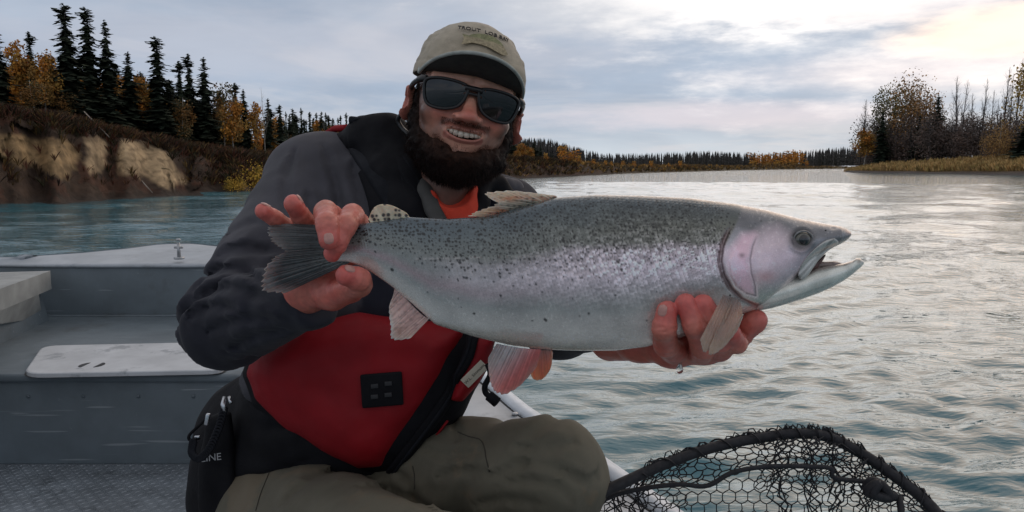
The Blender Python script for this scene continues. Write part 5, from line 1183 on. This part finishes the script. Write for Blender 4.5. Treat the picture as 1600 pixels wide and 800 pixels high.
m = MB(); m.box((-.36, 1.36, .415), (.46, .42, .07), bev=.03); st_ = m.obj('seat', M_dark, boat); m = MB(); m.tube([(-.36, 1.36, FLZ + .001), (-.36, 1.36, .38)], .04, 12); m.obj('seat_post', M_ally, st_)
# ================================================================ LANDING NET
net = empty('landing_net', P(1200, 1000, .95), label='large black landing net with round hoop and knotted mesh in the lower right', cat='landing net')
M_net = material('black_net_cord', (.010, .010, .013), .7, var=.3, vscale=60, bump=.4, bscale=900)
rimpx = [(1000, 1180, .80), (880, 1050, .84), (850, 900, .90), (905, 797, .96), (1000, 742, 1.0), (1100, 703, 1.03), (1200, 682, 1.05), (1270, 678, 1.05), (1320, 694, 1.05), (1390, 738, 1.02), (1462, 800, .98), (1520, 900, .92), (1490, 1050, .85), (1350, 1180, .80), (1180, 1230, .78), (1000, 1180, .80)]
rp = spline(PA(rimpx), 160); m = MB(); m.tube([Vector(q) for q in rp], .0078, 10, cap=False); hoop = m.obj('hoop', M_net, net)
rpx = pix(rp)[:, :2]
# cord lashed round the hoop and loose loops standing off it
g = np.random.default_rng(21); m = MB(); R2_ = spline(PA(rimpx), 900)
pts = []
for i in range(240, 640):
    t_ = (R2_[i + 1] - R2_[i - 1]); t_ /= np.linalg.norm(t_); a = np.cross(t_, (0, 1, 0)); a /= np.linalg.norm(a); b = np.cross(t_, a); ph = i * .24
    rr = .0088 + .0018 * max(0, math.sin(i * .21 + 2 * math.sin(i * .05))) + .001 * g.random(); pts.append(Vector(R2_[i] + rr * (a * math.cos(ph) + b * math.sin(ph))))
m.tube(pts, .0013, 4); 
for k in range(120):
    i = g.integers(240, 640); t_ = R2_[i + 3] - R2_[i]; up = np.array([0, .2, 1.]) * g.uniform(.006, .015); o_ = R2_[i]; 
    m.tube([Vector(o_ + np.array([0, 0, .006])), Vector(o_ + t_ * .8 + up), Vector(o_ + t_ * 2.2 + up * g.uniform(.4, 1)), Vector(o_ + t_ * 3.4 + np.array([0, 0, .005]))], .0010, 4)
m.obj('lashing', M_net, net)
def hexnet(cell, depthf, inside, warp, r, name, seed=0):
    m = MB(); seen = set(); S = cell / math.sqrt(3); 
    for i in range(-2, int(760 / cell) + 2):
        for j in range(-2, int(420 / (1.5 * S)) + 2):
            cx = 840 + (i + .5 * (j % 2)) * cell; cy = 660 + j * 1.5 * S
            vs = [(round(cx + S * math.sin(math.radians(60 * k)), 2), round(cy + S * math.cos(math.radians(60 * k)), 2)) for k in range(6)]
            for a, b in zip(vs, vs[1:] + vs[:1]):
                key = tuple(sorted((a, b)))
                if key in seen: continue
                seen.add(key); A, B = warp(*a), warp(*b)
                if not (inside(*A) and inside(*B)): continue
                mid = ((A[0] + B[0]) / 2 + 1.0 * math.sin(a[0] * 3.1), (A[1] + B[1]) / 2 + 1.0 * math.cos(b[1] * 2.3))
                m.tube([P(A[0], A[1], depthf(*A)), P(mid[0], mid[1], depthf(*mid)), P(B[0], B[1], depthf(*B))], r, 3, cap=False)
    return m.obj(name, M_net, net)
rimpoly = [tuple(q) for q in rpx[::3]]
def inrim(x, y, mg=2):
    f, s = softpoly(rimpoly, np.array([x]), np.array([y]), 1); return s[0] < mg and y < 1000
top_y = lambda x: np.interp(x, [850, 905, 1000, 1100, 1200, 1270, 1320, 1390, 1462, 1520], [900, 797, 742, 703, 682, 678, 694, 738, 800, 900])
band_y = lambda x: np.interp(x, [860, 930, 1000, 1105, 1160, 1200, 1300, 1340, 1400, 1470], [850, 790, 762, 757, 736, 727, 733, 752, 775, 850])
# bag panel below the rope, even hexagons
hexnet(19.5, lambda x, y: 1.02 + .10 * np.clip((y - band_y(x)) / 120, 0, 1), lambda x, y: inrim(x, y) and y > band_y(x) - 1, lambda x, y: (x + 3 * math.sin(y * .03), y + 2.5 * math.sin(x * .02)), .00095, 'netting')
# gathered netting between hoop and rope, finer where it bunches
hexnet(17, lambda x, y: 1.045 - .02 * np.clip((y - top_y(x)) / 50, 0, 1), lambda x, y: inrim(x, y, 5) and y < band_y(x) + 3, lambda x, y: (x + 5 * math.sin(y * .12 + x * .05) + 3 * math.sin(x * .21), top_y(x) + (y - top_y(x)) * .62 + 3 * math.sin(x * .09)), .0011, 'netting')
hexnet(15, lambda x, y: 1.10, lambda x, y: inrim(x, y, 0) and y < band_y(x) + 40 and x < 1080, lambda x, y: (x + 8 * math.sin(y * .08 + x * .03), top_y(x) + (y - top_y(x)) * .75 + 5 * math.sin(x * .07)), .0010, 'netting')
hexnet(15, lambda x, y: 1.10, lambda x, y: inrim(x, y, 0) and y < band_y(x) + 40 and x > 1180, lambda x, y: (x + 8 * math.sin(y * .08 + x * .03), top_y(x) + (y - top_y(x)) * .75 + 5 * math.sin(x * .07)), .0010, 'netting')
for x0, w_ in ((960, 8), (1218, 10), (1268, 9), (1305, 12), (1350, 10), (1000, 5)):
    m = MB()
    for k in range(5): m.tube([P(x0 + g.normal(0, w_) + 6 * math.sin(j * .8 + k), top_y(x0) + 4 + j * 15, 1.03 - .004 * k) for j in range(9)], .0011, 4)
    m.obj('gathered_cord', M_net, net)
rope = [(875, 835), (905, 808), (950, 778), (1000, 764), (1060, 757), (1105, 759), (1145, 738), (1200, 729), (1262, 729), (1298, 732), (1303, 746), (1345, 752), (1372, 752)]
m = MB(); m.tube([Vector(q) for q in spline(PA([(a, b, 1.012) for a, b in rope]), 70)], .0034, 8); m.obj('gather_rope', M_net, net)
m = MB(); m.tube([Vector(q) for q in spline(PA([(1352, 765, 1.0), (1362, 752, .995), (1380, 760, .99), (1390, 778, .99), (1365, 772, .985), (1372, 755, .985), (1356, 770, .99), (1400, 776, .99)]), 60)], .0065, 8); m.obj('rope_knot', M_net, net)
m = MB(); m.tube([P(1405, 775, .99), P(1408, 800, .98), P(1415, 860, .96)], .0045, 8); m.obj('hanging_cord', M_net, net); m = MB(); m.tube([P(905, 800, .965), P(900, 830, .95), P(890, 900, .93)], .004, 8); m.obj('hanging_cord', M_net, net)
m = MB(); m.tube([P(1180, 1230, .78), P(1150, 1500, .55)], .016, 12); m.obj('handle', M_net, net)
# ================================================================ TREES
def topz(px, py, r): v = P(px, py, 1) - Vector((0, 0, CAMZ)); return CAMZ + v.z / math.hypot(v.x, v.y) * r
def dirpx(px): a = float(azpx(px)); return Vector((math.sin(a), math.cos(a), 0))
M_needle = material('spruce_needles', None, .9, var=.0, vcol=True, spec=.15); M_leaf = material('autumn_leaves', None, .8, var=.0, vcol=True, spec=.2)
M_bark = material('dark_bark', (.085, .072, .068), .95, var=.3, vscale=9, bump=.5, bscale=30); M_pale = material('pale_birch_bark', (.34, .31, .27), .8, var=.45, vscale=5)
def mesh_only(name, V, Fc, mat, col=None):
    o = meshobj(name, np.array(V), Fc, mat, None, col=col, smooth=False); me = o.data; bpy.data.objects.remove(o); return me
def spruce_crown(seed, rad=.10, whorls=46, low=.10, club=.0, per=9, green=(.034, .050, .034), sub=5):
    g = np.random.default_rng(seed); V = []; Fc = []; C = []
    gaps = g.random(whorls)
    for i in range(whorls):
        t = (i + g.uniform(-.3, .3)) / whorls; z = low + (1 - low) * t; z0_ = z
        R = rad * ((1 - t) ** .75 * (.75 + .5 * g.random()) + club * math.exp(-((t - .9) / .06) ** 2)) * (.6 + .6 * gaps[i]) + .006
        if t < .12: R *= .5 + 4 * t
        for k in range(per):
            a = g.uniform(0, 6.283); z = min(1.0, z0_ + g.normal(0, .55) / whorls); L = R * g.uniform(.45, 1.3); dr = L * g.uniform(.15, .65) if t < .85 else -L * .2
            sh = g.uniform(.55, 1.35); c = np.array(green) * sh + np.array([.010, .004, 0]) * g.random()
            for q in range(sub):
                f = (q + .5) / sub; w = L * (.30 - .12 * f) + .004; ca, sa = math.cos(a + g.normal(0, .22)), math.sin(a + g.normal(0, .22))
                x0, x1 = L * (f - .35 / 1), L * (f + .28); x0 = max(0, x0); hz = z - dr * f; n = len(V); wz = g.uniform(-.6, -.1) * w
                V += [(ca * x0 - sa * w * .3, sa * x0 + ca * w * .3, hz + .004), (ca * x1, sa * x1, hz - dr * .25 - .004), (ca * (x0 + x1) / 2 - sa * w, sa * (x0 + x1) / 2 + ca * w, hz + wz), (ca * (x0 + x1) / 2 + sa * w, sa * (x0 + x1) / 2 - ca * w, hz + wz)]
                Fc += [(n, n + 2, n + 1), (n, n + 1, n + 3)]; C += [c * g.uniform(.8, 1.25)] * 4
    return mesh_only('crown', V, np.array(Fc), M_needle, np.array(C))
def trunk_mesh(r, h0=-.03, h1=.97, mat=None, bend=.01, seed=0):
    g = np.random.default_rng(seed); m = MB(); m.tube([(bend * math.sin(t * 5 + seed), bend * math.cos(t * 4), h0 + (h1 - h0) * t) for t in np.linspace(0, 1, 8)], [r * (1 - .85 * t) for t in np.linspace(0, 1, 8)], 7)
    return mesh_only('trunk', m.v, [list(f) for f in m.f], mat or M_bark) if False else (lambda o: (o.data, bpy.data.objects.remove(o))[0])(m.obj('trunk', mat or M_bark))
def leafy_crown(seed, pal, cz=.62, rz=.36, rx=.17, n=2200, clumps=34, leaf=.017, thin=.0):
    g = np.random.default_rng(seed); V = []; Fc = []; C = []
    cs = []
    for k in range(clumps):
        u = g.normal(0, 1, 3); u /= np.linalg.norm(u); rr = g.random() ** .45; cs.append((u[0] * rx * rr, u[1] * rx * rr, cz + u[2] * rz * rr, g.uniform(.35, .75) * rx * (1 - .3 * thin), g.integers(len(pal)), g.uniform(.7, 1.25)))
    for i in range(n):
        x, y, z, r, ci, sh = cs[g.integers(clumps)]; u = g.normal(0, 1, 3); u /= np.linalg.norm(u); rr = g.random() ** .4 * r; p = np.array([x, y, z]) + u * rr * np.array([1, 1, 1.25])
        a = g.normal(0, 1, 3); a /= np.linalg.norm(a); b = np.cross(a, g.normal(0, 1, 3)); b /= np.linalg.norm(b); s = leaf * g.uniform(.6, 1.4); k = len(V)
        V += [tuple(p - a * s), tuple(p + b * s * .7), tuple(p + a * s), tuple(p - b * s * .7)]; Fc.append((k, k + 1, k + 2, k + 3)); C += [np.array(pal[ci]) * sh * g.uniform(.75, 1.25)] * 4
    return mesh_only('crown', V, np.array(Fc), M_leaf, np.array(C))
def limbs_mesh(seed, r=.016, mat=None, spread=.5, n0=14, twig=3, top=.98, low=.3, droop=.0, len0=.26):
    g = np.random.default_rng(seed); m = MB()
    tr = [np.array([.02 * math.sin(t * 4 + seed), .02 * math.cos(t * 3 + seed), -.03 + top * t]) for t in np.linspace(0, 1, 9)]
    m.tube([Vector(q) for q in tr], [r * (1 - .9 * t) for t in np.linspace(0, 1, 9)], 6)
    def br(p, d, L, rr, lv):
        q = [p]; 
        for s in range(4): d = d + g.normal(0, .16, 3) + np.array([0, 0, .12 - droop]); d /= np.linalg.norm(d); q.append(q[-1] + d * L / 4)
        m.tube([Vector(a) for a in q], [rr, rr * .8, rr * .6, rr * .4, rr * .15], 3 if lv else 4, cap=False)
        if lv < twig:
            for k in range(4 if lv == 0 else 3):
                i = g.integers(1, 5); dd = d + g.normal(0, .55, 3); dd /= np.linalg.norm(dd); br(q[i], dd, L * .5, rr * .5, lv + 1)
    for k in range(n0):
        t = low + (.95 - low) * (k + g.random()) / n0; i = min(7, int(t * 8)); p = tr[i] * (1 - (t * 8 - i)) + tr[i + 1] * (t * 8 - i); a = g.uniform(0, 6.283); d = np.array([math.cos(a) * spread, math.sin(a) * spread, .8]); br(p, d / np.linalg.norm(d), len0 * (1.15 - t), r * .42 * (1.1 - t), 1 if twig < 3 else 0)
    return m
def limbs_obj_mesh(seed, mat, **k):
    o = limbs_mesh(seed, **k).obj('trunk', mat); me = o.data; bpy.data.objects.remove(o); return me
GOLD = [(.62, .29, .05), (.52, .21, .04), (.44, .25, .06), (.30, .17, .05)]; DULL = [(.20, .12, .05), (.14, .10, .045), (.10, .09, .04), (.26, .13, .04)]; OLIVE = [(.10, .10, .04), (.14, .12, .045), (.08, .08, .04), (.20, .13, .05)]
SPR = [spruce_crown(s, rad=r, whorls=w_, club=c) for s, r, w_, c in ((1, .150, 58, .22), (2, .135, 54, .35), (3, .17, 50, .0), (4, .115, 54, .2), (5, .19, 46, .0))]
TR_S = [trunk_mesh(.010, seed=s) for s in (1, 2)]
GLD = [leafy_crown(11, GOLD), leafy_crown(12, GOLD, rx=.14, rz=.40, cz=.56), leafy_crown(13, DULL, rx=.18, n=1400)]
TR_B = [trunk_mesh(.012, mat=M_pale, bend=.02, seed=s) for s in (3, 4)]
BARE = [limbs_obj_mesh(31, M_bark, n0=20), limbs_obj_mesh(32, M_bark, n0=26, spread=.35, r=.019), limbs_obj_mesh(33, M_bark, n0=14, spread=.7)]
GREYB = [limbs_obj_mesh(34, M_pale, n0=10, spread=.4, r=.010)]
ORD = ['first', 'second', 'third', 'fourth', 'fifth', 'sixth', 'seventh', 'eighth', 'ninth', 'tenth', 'eleventh', 'twelfth', 'thirteenth', 'fourteenth', 'fifteenth', 'sixteenth', 'seventeenth', 'eighteenth', 'nineteenth', 'twentieth', 'twenty-first', 'twenty-second', 'twenty-third', 'twenty-fourth', 'twenty-fifth', 'twenty-sixth']
def plant(name, px, py, r, crown, trunk, wscale, label, cat, group=None, lean=0, base=None, sink=.25, rz=None):
    b = (land_z(px, r) if base is None else base); b = float(b) - sink; h = topz(px, py, r) - b; d = dirpx(px) * r
    o = empty(name, (d.x, d.y, b), label=label, cat=cat, group=group); o.scale = (h * wscale, h * wscale, h); o.rotation_euler = (0, lean, random.uniform(0, 6.28) if rz is None else rz)
    for nm, me in (('crown', crown), ('trunk', trunk)):
        if me is None: continue
        c = bpy.data.objects.new(nm, me); COL.objects.link(c); c.parent = o
    return o
R_ = lambda px, k: float(shore(px)) + k
# left bank, trees that stand out one by one (px, top y, beyond the shore, kind, width)
L1 = [('s', -30, 40, 12, 2, 1), ('s', 15, 52, 11, 0, 1.0), ('g', 45, 64, 13, 1, .9), ('s', 66, 50, 15, 3, .9), ('g', 84, 78, 12, 0, .9), ('s', 122, 8, 11, 0, .85), ('s', 154, 13, 12, 1, .85), ('s', 182, 33, 11, 2, .75), ('s', 214, 82, 12, 2, .95), ('s', 258, 58, 11, 1, .95), ('g', 236, 112, 14, 0, .8),
      ('s', 276, 125, 11, 0, .9), ('s', 291, 95, 12, 3, 1.0), ('s', 306, 84, 13, 3, 1.0), ('s', 329, 90, 12, 2, .85), ('g', 356, 124, 13, 2, .8), ('g', 370, 152, 10, 0, 1.0), ('s', 375, 129, 14, 3, 1.0), ('s', 388, 140, 12, 2, .8), ('g', 405, 158, 10, 1, .8), ('s', 425, 154, 13, 2, .8), ('s', 443, 164, 13, 0, .8)]
ls = [t for t in L1 if t[0] == 's']; lg = [t for t in L1 if t[0] == 'g']
for k, t in enumerate(ls): plant('spruce_tree', t[1], t[2], R_(t[1], t[3]), SPR[t[4]], TR_S[k % 2], t[5] * 1.25, f"tall dark spruce on the left bank, {ORD[k]} tall spruce from the left edge", 'tree', 'tall spruces on the left bank')
for k, t in enumerate(lg): plant('birch_tree', t[1], t[2], R_(t[1], t[3]), GLD[t[4]], TR_B[k % 2], t[5], f"golden birch among the left bank spruces, {ORD[k]} golden one from the left edge", 'tree', 'golden birches on the left bank')
plant('bare_birch', 4, 32, R_(4, 9), None, GREYB[0], .9, 'pale leafless birch at the far left edge above the bank', 'tree')
plant('bare_tree', 416, 128, R_(416, 12), None, GREYB[0], .7, 'pale dead tree leaning out above the spruces by the yellow willow', 'tree', lean=.12)
rg = random.Random(5)
env = lambda x: np.interp(x, [-900, -100, 0, 100, 200, 270, 340, 400, 460, 545, 640, 790, 870], [60, 78, 98, 88, 104, 130, 142, 172, 170, 184, 200, 204, 226])
for i in range(170):
    px = -120 + 660 * (i + rg.random()) / 170; k = rg.uniform(13, 30); py = env(px) + rg.uniform(-4, 42)
    if rg.random() < .74: plant('spruce_tree', px, py, R_(px, k), SPR[rg.choice([0, 2, 3, 4])], TR_S[0], rg.uniform(1.0, 1.7), 'dark spruce packed in the forest behind the tall trees of the left bank', 'tree', 'spruces packed behind the left bank')
    else: plant('birch_tree', px, py + 14, R_(px, k - 4), GLD[rg.choice([0, 1, 2])], TR_B[0], rg.uniform(.9, 1.3), 'dull golden birch half hidden between spruces of the left bank', 'tree', 'half hidden birches on the left bank')
for i in range(16):
    px = 448 + 100 * (i + rg.random() * .7) / 16; py = 164 + rg.uniform(0, 26) + (px - 448) * .10; plant('thin_spruce', px, py, R_(px, rg.uniform(14, 24)), SPR[rg.choice([1, 3])], TR_S[1], rg.uniform(.5, .75), f'thin ragged spruce on the skyline left of the shoulder, {ORD[i]} from the left', 'tree', 'thin spruces left of the shoulder')
nq = [0, 0]
for i in range(26):   # the stretch right of the face
    px = 770 + 106 * (i + .8 * rg.random()) / 26; py = env(px) + rg.uniform(-2, 22); gd_ = rg.random() < .45 and px > 780; nq[0 if gd_ else 1] += (i > 0)
    if gd_: plant('birch_tree', px, py + 12, R_(px, rg.uniform(6, 14)), GLD[0], TR_B[0], rg.uniform(1.2, 1.8), f'small golden birch on the bank just right of the face, {ORD[nq[0]]} from it', 'tree', 'golden birches right of the face')
    else: plant('spruce_tree', px, py, R_(px, rg.uniform(10, 26)), SPR[rg.choice([0, 2, 4])], TR_S[0], rg.uniform(1.1, 1.6), f'small dark spruce on the bank just right of the face, {ORD[nq[1]]} from it', 'tree', 'dark spruces right of the face')
# undergrowth along the left bank
def tufts(name, n, posf, hf, colf, kind='stuff', blades=7, spread=.55, wid=.05, mat=None, seed=1, **kw):
    g = np.random.default_rng(seed); V = []; Fc = []; C = []
    for i in range(n):
        x, y, z, s = posf(g); h = hf(g) * s; c = np.array(colf(g, x, y, z)) * g.uniform(.6, 1.4)
        for b in range(blades):
            a = g.uniform(0, 6.283); sp_ = spread * h * g.random(); k = len(V); ax, ay = math.cos(a), math.sin(a); w = wid * h * g.uniform(.5, 1.4); hh = h * g.uniform(.5, 1); q = g.uniform(0, 6.28); wx, wy = math.cos(q) * w, math.sin(q) * w
            mx, my = x + ax * sp_ * .5, y + ay * sp_ * .5
            V += [(x, y, z - .05), (mx - wx, my - wy, z + hh * .55), (mx + wx, my + wy, z + hh * .55), (x + ax * sp_, y + ay * sp_, z + hh)]; Fc += [(k, k + 2, k + 1), (k + 1, k + 2, k + 3)]; C += [c * g.uniform(.75, 1.25)] * 4
    return meshobj(name, np.array(V), np.array(Fc), mat or M_leaf, None, col=np.array(C), smooth=False, kind=kind, **kw)
BR = [(.085, .032, .020), (.060, .038, .020), (.10, .045, .022), (.045, .040, .020), (.14, .085, .03), (.045, .03, .022)]
def lpos(g):
    px = g.uniform(-450, 900); wd = float(np.interp(px, WD[:, 0], WD[:, 1])); k = wd * g.uniform(.62, 1.0) + abs(g.normal(0, 5)) if g.random() < .8 else g.uniform(1.2, wd)
    if k < wd * .8 and px < 300 and g.random() < .75: k = wd + g.uniform(0, 3)
    r = float(shore(px)) + k; d = dirpx(px) * r; z = float(land_z(px, r)) - .05; q = pix(np.array([[d.x, d.y, z]]))[0]
    if any(softpoly(c_, q[:1], q[1:2], 4)[0][0] > .3 for c_ in CLAYP) and g.random() < .96: return lpos(g)
    return d.x, d.y, z, min(1.3, r / 40)
tufts('undergrowth', 18000, lpos, lambda g: g.uniform(.22, .62), lambda g, x, y, z: BR[g.integers(6)], blades=9, spread=1.1, wid=.055)
# willow bush, gold, at the waterline by the shoulder
wb = leafy_crown(41, [(.50, .30, .05), (.40, .24, .04), (.26, .19, .04)], cz=.42, rz=.42, rx=.62, n=1800, clumps=40, leaf=.035)
plant('willow_bush', 400, 258, R_(400, 1.2), wb, None, 1.0, 'rounded yellow willow bush at the waterline left of the shoulder', 'bush', base=.1)
plant('willow_bush', 372, 276, R_(372, 1.0), wb, None, 1.0, 'low orange willow beside the yellow bush at the waterline', 'bush', base=.1)
for a, b, k, ln in ((160, 215, 4.6, 1.3), (232, 295, .8, .7)):
    d = dirpx(a) * R_(a, k); m = MB(); z0 = float(land_z(a, R_(a, k))); m.tube([(d.x - ln / 2, d.y + .3, z0 + .45 + .3 * (k > 4)), (d.x, d.y - .2, z0 + .32), (d.x + ln / 2, d.y - .3, z0 - .02 - .3 * (k > 4))], [.018, .026, .016], 6)
    m.obj('fallen_log', material('bleached_wood', (.30, .26, .22), .9, var=.3, vscale=9), label={160: 'thin bleached trunk sliding down the slope between the clay scars', 232: 'short bleached log at the waterline right of the clay scars'}[a], cat='log')
# ---- far shore
SPL = [spruce_crown(s, rad=.16, whorls=16, per=5, sub=2, green=(.030, .034, .030)) for s in (51, 52, 53)]
GLL = [leafy_crown(54, GOLD, rx=.24, rz=.40, cz=.52, n=260, clumps=12, leaf=.04), leafy_crown(55, GOLD, rx=.34, rz=.42, cz=.5, n=320, clumps=14, leaf=.045)]
def simple(name, me, px, py, r, ws, label, group, base=None, cat='tree'):
    b = float(land_z(px, r)) - .3 if base is None else base; h = topz(px, py, r) - b; d = dirpx(px) * r; o = bpy.data.objects.new(name, me); COL.objects.link(o); o.location = (d.x, d.y, b); o.scale = (h * ws, h * ws, h); o.rotation_euler = (0, 0, rg.uniform(0, 6.28)); return tag(o, label, cat, group)
fe = lambda x: np.interp(x, [500, 560, 860, 900, 940, 1000, 1100, 1180, 1250, 1330], [186, 200, 217, 230, 240, 240, 236, 240, 236, 228])
for i in range(150):
    px = 868 + 470 * (i + rg.random()) / 150; r = float(shore(px)) + rg.uniform(25, 60) * (1 + (px > 1000)); simple('far_spruce', SPL[i % 3], px, fe(px) + rg.uniform(-1, 9), r, rg.uniform(.7, 1.3), 'small dark spruce in the distant treeline across the river', 'small spruces in the distant treeline')
V = []; Fc = []; C = []; g = np.random.default_rng(77)
for i in range(2400):
    px = g.uniform(500, 1420); r = float(shore(px)) + g.uniform(50, 160) * (1 + (px > 1000)); d = dirpx(px) * r; b = float(land_z(px, r)) - .5; h = topz(px, float(fe(px)) + g.uniform(-2, 8), r) - b; w = h * g.uniform(.05, .12); k = len(V); c = np.array((.040, .038, .036)) * g.uniform(.7, 1.5)
    for lv in range(4):
        z0, z1, rr = b + h * (.1 + .22 * lv), b + h * min(1, .42 + .22 * lv), w * (1.1 - .24 * lv); k = len(V); a0 = g.uniform(0, 6)
        V += [(d.x + rr * math.cos(a0 + q * 1.257) * g.uniform(.7, 1.2), d.y + rr * math.sin(a0 + q * 1.257), z0) for q in range(5)] + [(d.x, d.y, z1)]; Fc += [(k + q, k + (q + 1) % 5, k + 5) for q in range(5)]; C += [c] * 6
meshobj('distant_forest', np.array(V), np.array(Fc), M_needle, None, col=np.array(C), smooth=False, kind='stuff')
FG = [(853, 236, 0), (880, 222, 0), (893, 232, 1), (905, 240, 0), (925, 246, 0), (945, 249, 0), (953, 250, 0), (973, 249, 0), (988, 249, 0), (1016, 249, 0), (1042, 253, 0), (1061, 249, 0), (1072, 258, 1), (1176, 236, 1), (1190, 239, 1), (1203, 238, 1), (1216, 236, 1), (1230, 233, 1), (1240, 234, 1), (1256, 249, 0)]
tot = ['golden birch on the far shore, number %s of the gold trees from the left' % o for o in ORD]
for k, (px, py, v) in enumerate(FG):
    r = float(shore(px)) + (6 if px < 1100 else 20); lab = (f'round golden birch in the orange clump on the far shore, {ORD[k - 13]} from its left' if 1170 < px < 1250 else 'slim golden birch standing before the dark far treeline, %s from the left' % (ORD[k] if k < 13 else 'last'))
    simple('far_birch', GLL[v], px, py, r, 1.0 if v == 0 else 1.2, lab, 'golden birches in the orange clump' if 1170 < px < 1250 else 'slim golden birches on the far shore')
FB_ = [(.16, .10, .05), (.24, .15, .06), (.11, .08, .05), (.34, .19, .05)]
def fpos(g):
    px = g.uniform(780, 1320); r = float(shore(px)) + 1 + abs(g.normal(0, 12)); d = dirpx(px) * r; return d.x, d.y, float(land_z(px, r)) - .05, min(2.2, r / 90)
tufts('far_shore_brush', 3000, fpos, lambda g: g.uniform(.25, .6), lambda g, x, y, z: FB_[g.integers(4)], blades=5, spread=1.0, wid=.2, seed=3)
# ---- right bar
def rbase(px, r): return float(rland_z(px, r))
RR = lambda px, k: float(rshore(px)) + k
def rplant(name, px, py, k, crown, trunk, ws, label, cat='tree', group=None, lean=0, **kw): return plant(name, px, py, RR(px, k), crown, trunk, ws, label, cat, group, lean, base=rbase(px, RR(px, k)), sink=.4, **kw)
MIXG = [leafy_crown(61, [(.46, .24, .08), (.34, .18, .07), (.22, .15, .08)], rx=.26, rz=.34, cz=.62, n=3600, clumps=30, leaf=.011), leafy_crown(62, [(.20, .18, .08), (.26, .20, .08), (.15, .14, .08)], rx=.22, rz=.34, cz=.62, n=3200, clumps=26, leaf=.011), leafy_crown(63, [(.19, .13, .105), (.15, .115, .10), (.13, .105, .095)], rx=.28, rz=.46, cz=.46, n=3000, clumps=44, leaf=.013)]
rplant('bare_tree', 1341, 150, 24, None, BARE[1], .9, 'spindly leafless tree at the left end of the right bar')
rplant('bare_tree', 1362, 146, 26, None, BARE[0], .8, 'second spindly leafless tree left of the cottonwood')
rplant('birch_tree', 1347, 200, 18, GLD[0], TR_B[0], 1.5, 'rusty orange birch at the left end of the right bar')
rplant('spruce_tree', 1371, 176, 18, SPR[2], TR_S[0], 1.1, 'narrow dark spruce beside the rusty birch on the right bar')
rplant('cottonwood', 1388, 128, 26, MIXG[1], BARE[0], .9, 'olive green cottonwood at the left of the tall right clump')
rplant('cottonwood', 1415, 124, 30, MIXG[0], BARE[2], 1.0, 'tall gold and brown cottonwood topping the right clump')
rplant('cottonwood', 1436, 150, 30, MIXG[0], BARE[0], 1.0, 'gold cottonwood leaning over the dark spruce on the right bar')
rplant('spruce_tree', 1455, 150, 26, SPR[2], TR_S[0], 1.3, 'broad dark spruce in the middle of the right bar')
rplant('spruce_tree', 1428, 180, 26, SPR[2], TR_S[0], 1.2, 'shadowy spruce below the gold cottonwood')
for k, (px, py, b, ws) in enumerate([(1483, 112, 1, .7), (1497, 118, 0, .7), (1508, 140, 1, .7), (1527, 116, 1, .55), (1540, 135, 0, .8), (1560, 98, 1, .6), (1566, 108, 0, .5), (1578, 84, 1, .5), (1592, 96, 0, .6), (1548, 150, 2, .8)]):
    rplant('bare_tree', px, py, 24 + 3 * (k % 3), None, BARE[b], ws, f"tall leafless tree right of the broad dark spruce, {ORD[k]} bare one rightward", group='tall bare trees on the right bar')
rplant('birch_tree', 1554, 176, 16, leafy_crown(71, [(.40, .24, .09), (.32, .19, .08)], rx=.30, rz=.46, cz=.48, n=3200, clumps=40, leaf=.012), TR_B[1], 1.0, 'dull golden birch standing before the bare trees near the right edge')
rplant('cottonwood', 1604, 66, 14, leafy_crown(72, [(.50, .32, .09), (.34, .25, .09)], rx=.19, rz=.34, cz=.64, n=2200, clumps=20, leaf=.011), BARE[0], 1.0, 'tall thinly leaved golden cottonwood cut by the right edge')
rplant('spruce_tree', 1594, 178, 15, SPR[4], TR_S[1], 1.8, 'dark bushy spruce at the foot of the right edge cottonwood')
for i in range(46):
    px = 1352 + 300 * (i + rg.random()) / 46; rplant('scrub_tree', px, 186 + rg.uniform(-16, 16), rg.uniform(20, 40), MIXG[2], BARE[rg.randrange(3)], rg.uniform(.8, 1.3), 'brown leafless scrub tree in the tangle on the right bar', group='brown scrub trees on the right bar')
GR = [(.50, .32, .13), (.56, .38, .17), (.40, .27, .11), (.42, .31, .12)]
def gpos(g):
    px = g.uniform(1318, 1660); k = 5 + abs(g.normal(0, 7)); r = RR(px, k); d = dirpx(px) * r; return d.x, d.y, rbase(px, r) - .1, float(np.clip((px - 1312) / 60, .3, 1))
tufts('dry_grass', 9000, gpos, lambda g: g.uniform(.6, 1.5), lambda g, x, y, z: GR[g.integers(4)], blades=6, spread=.5, wid=.10, seed=5)
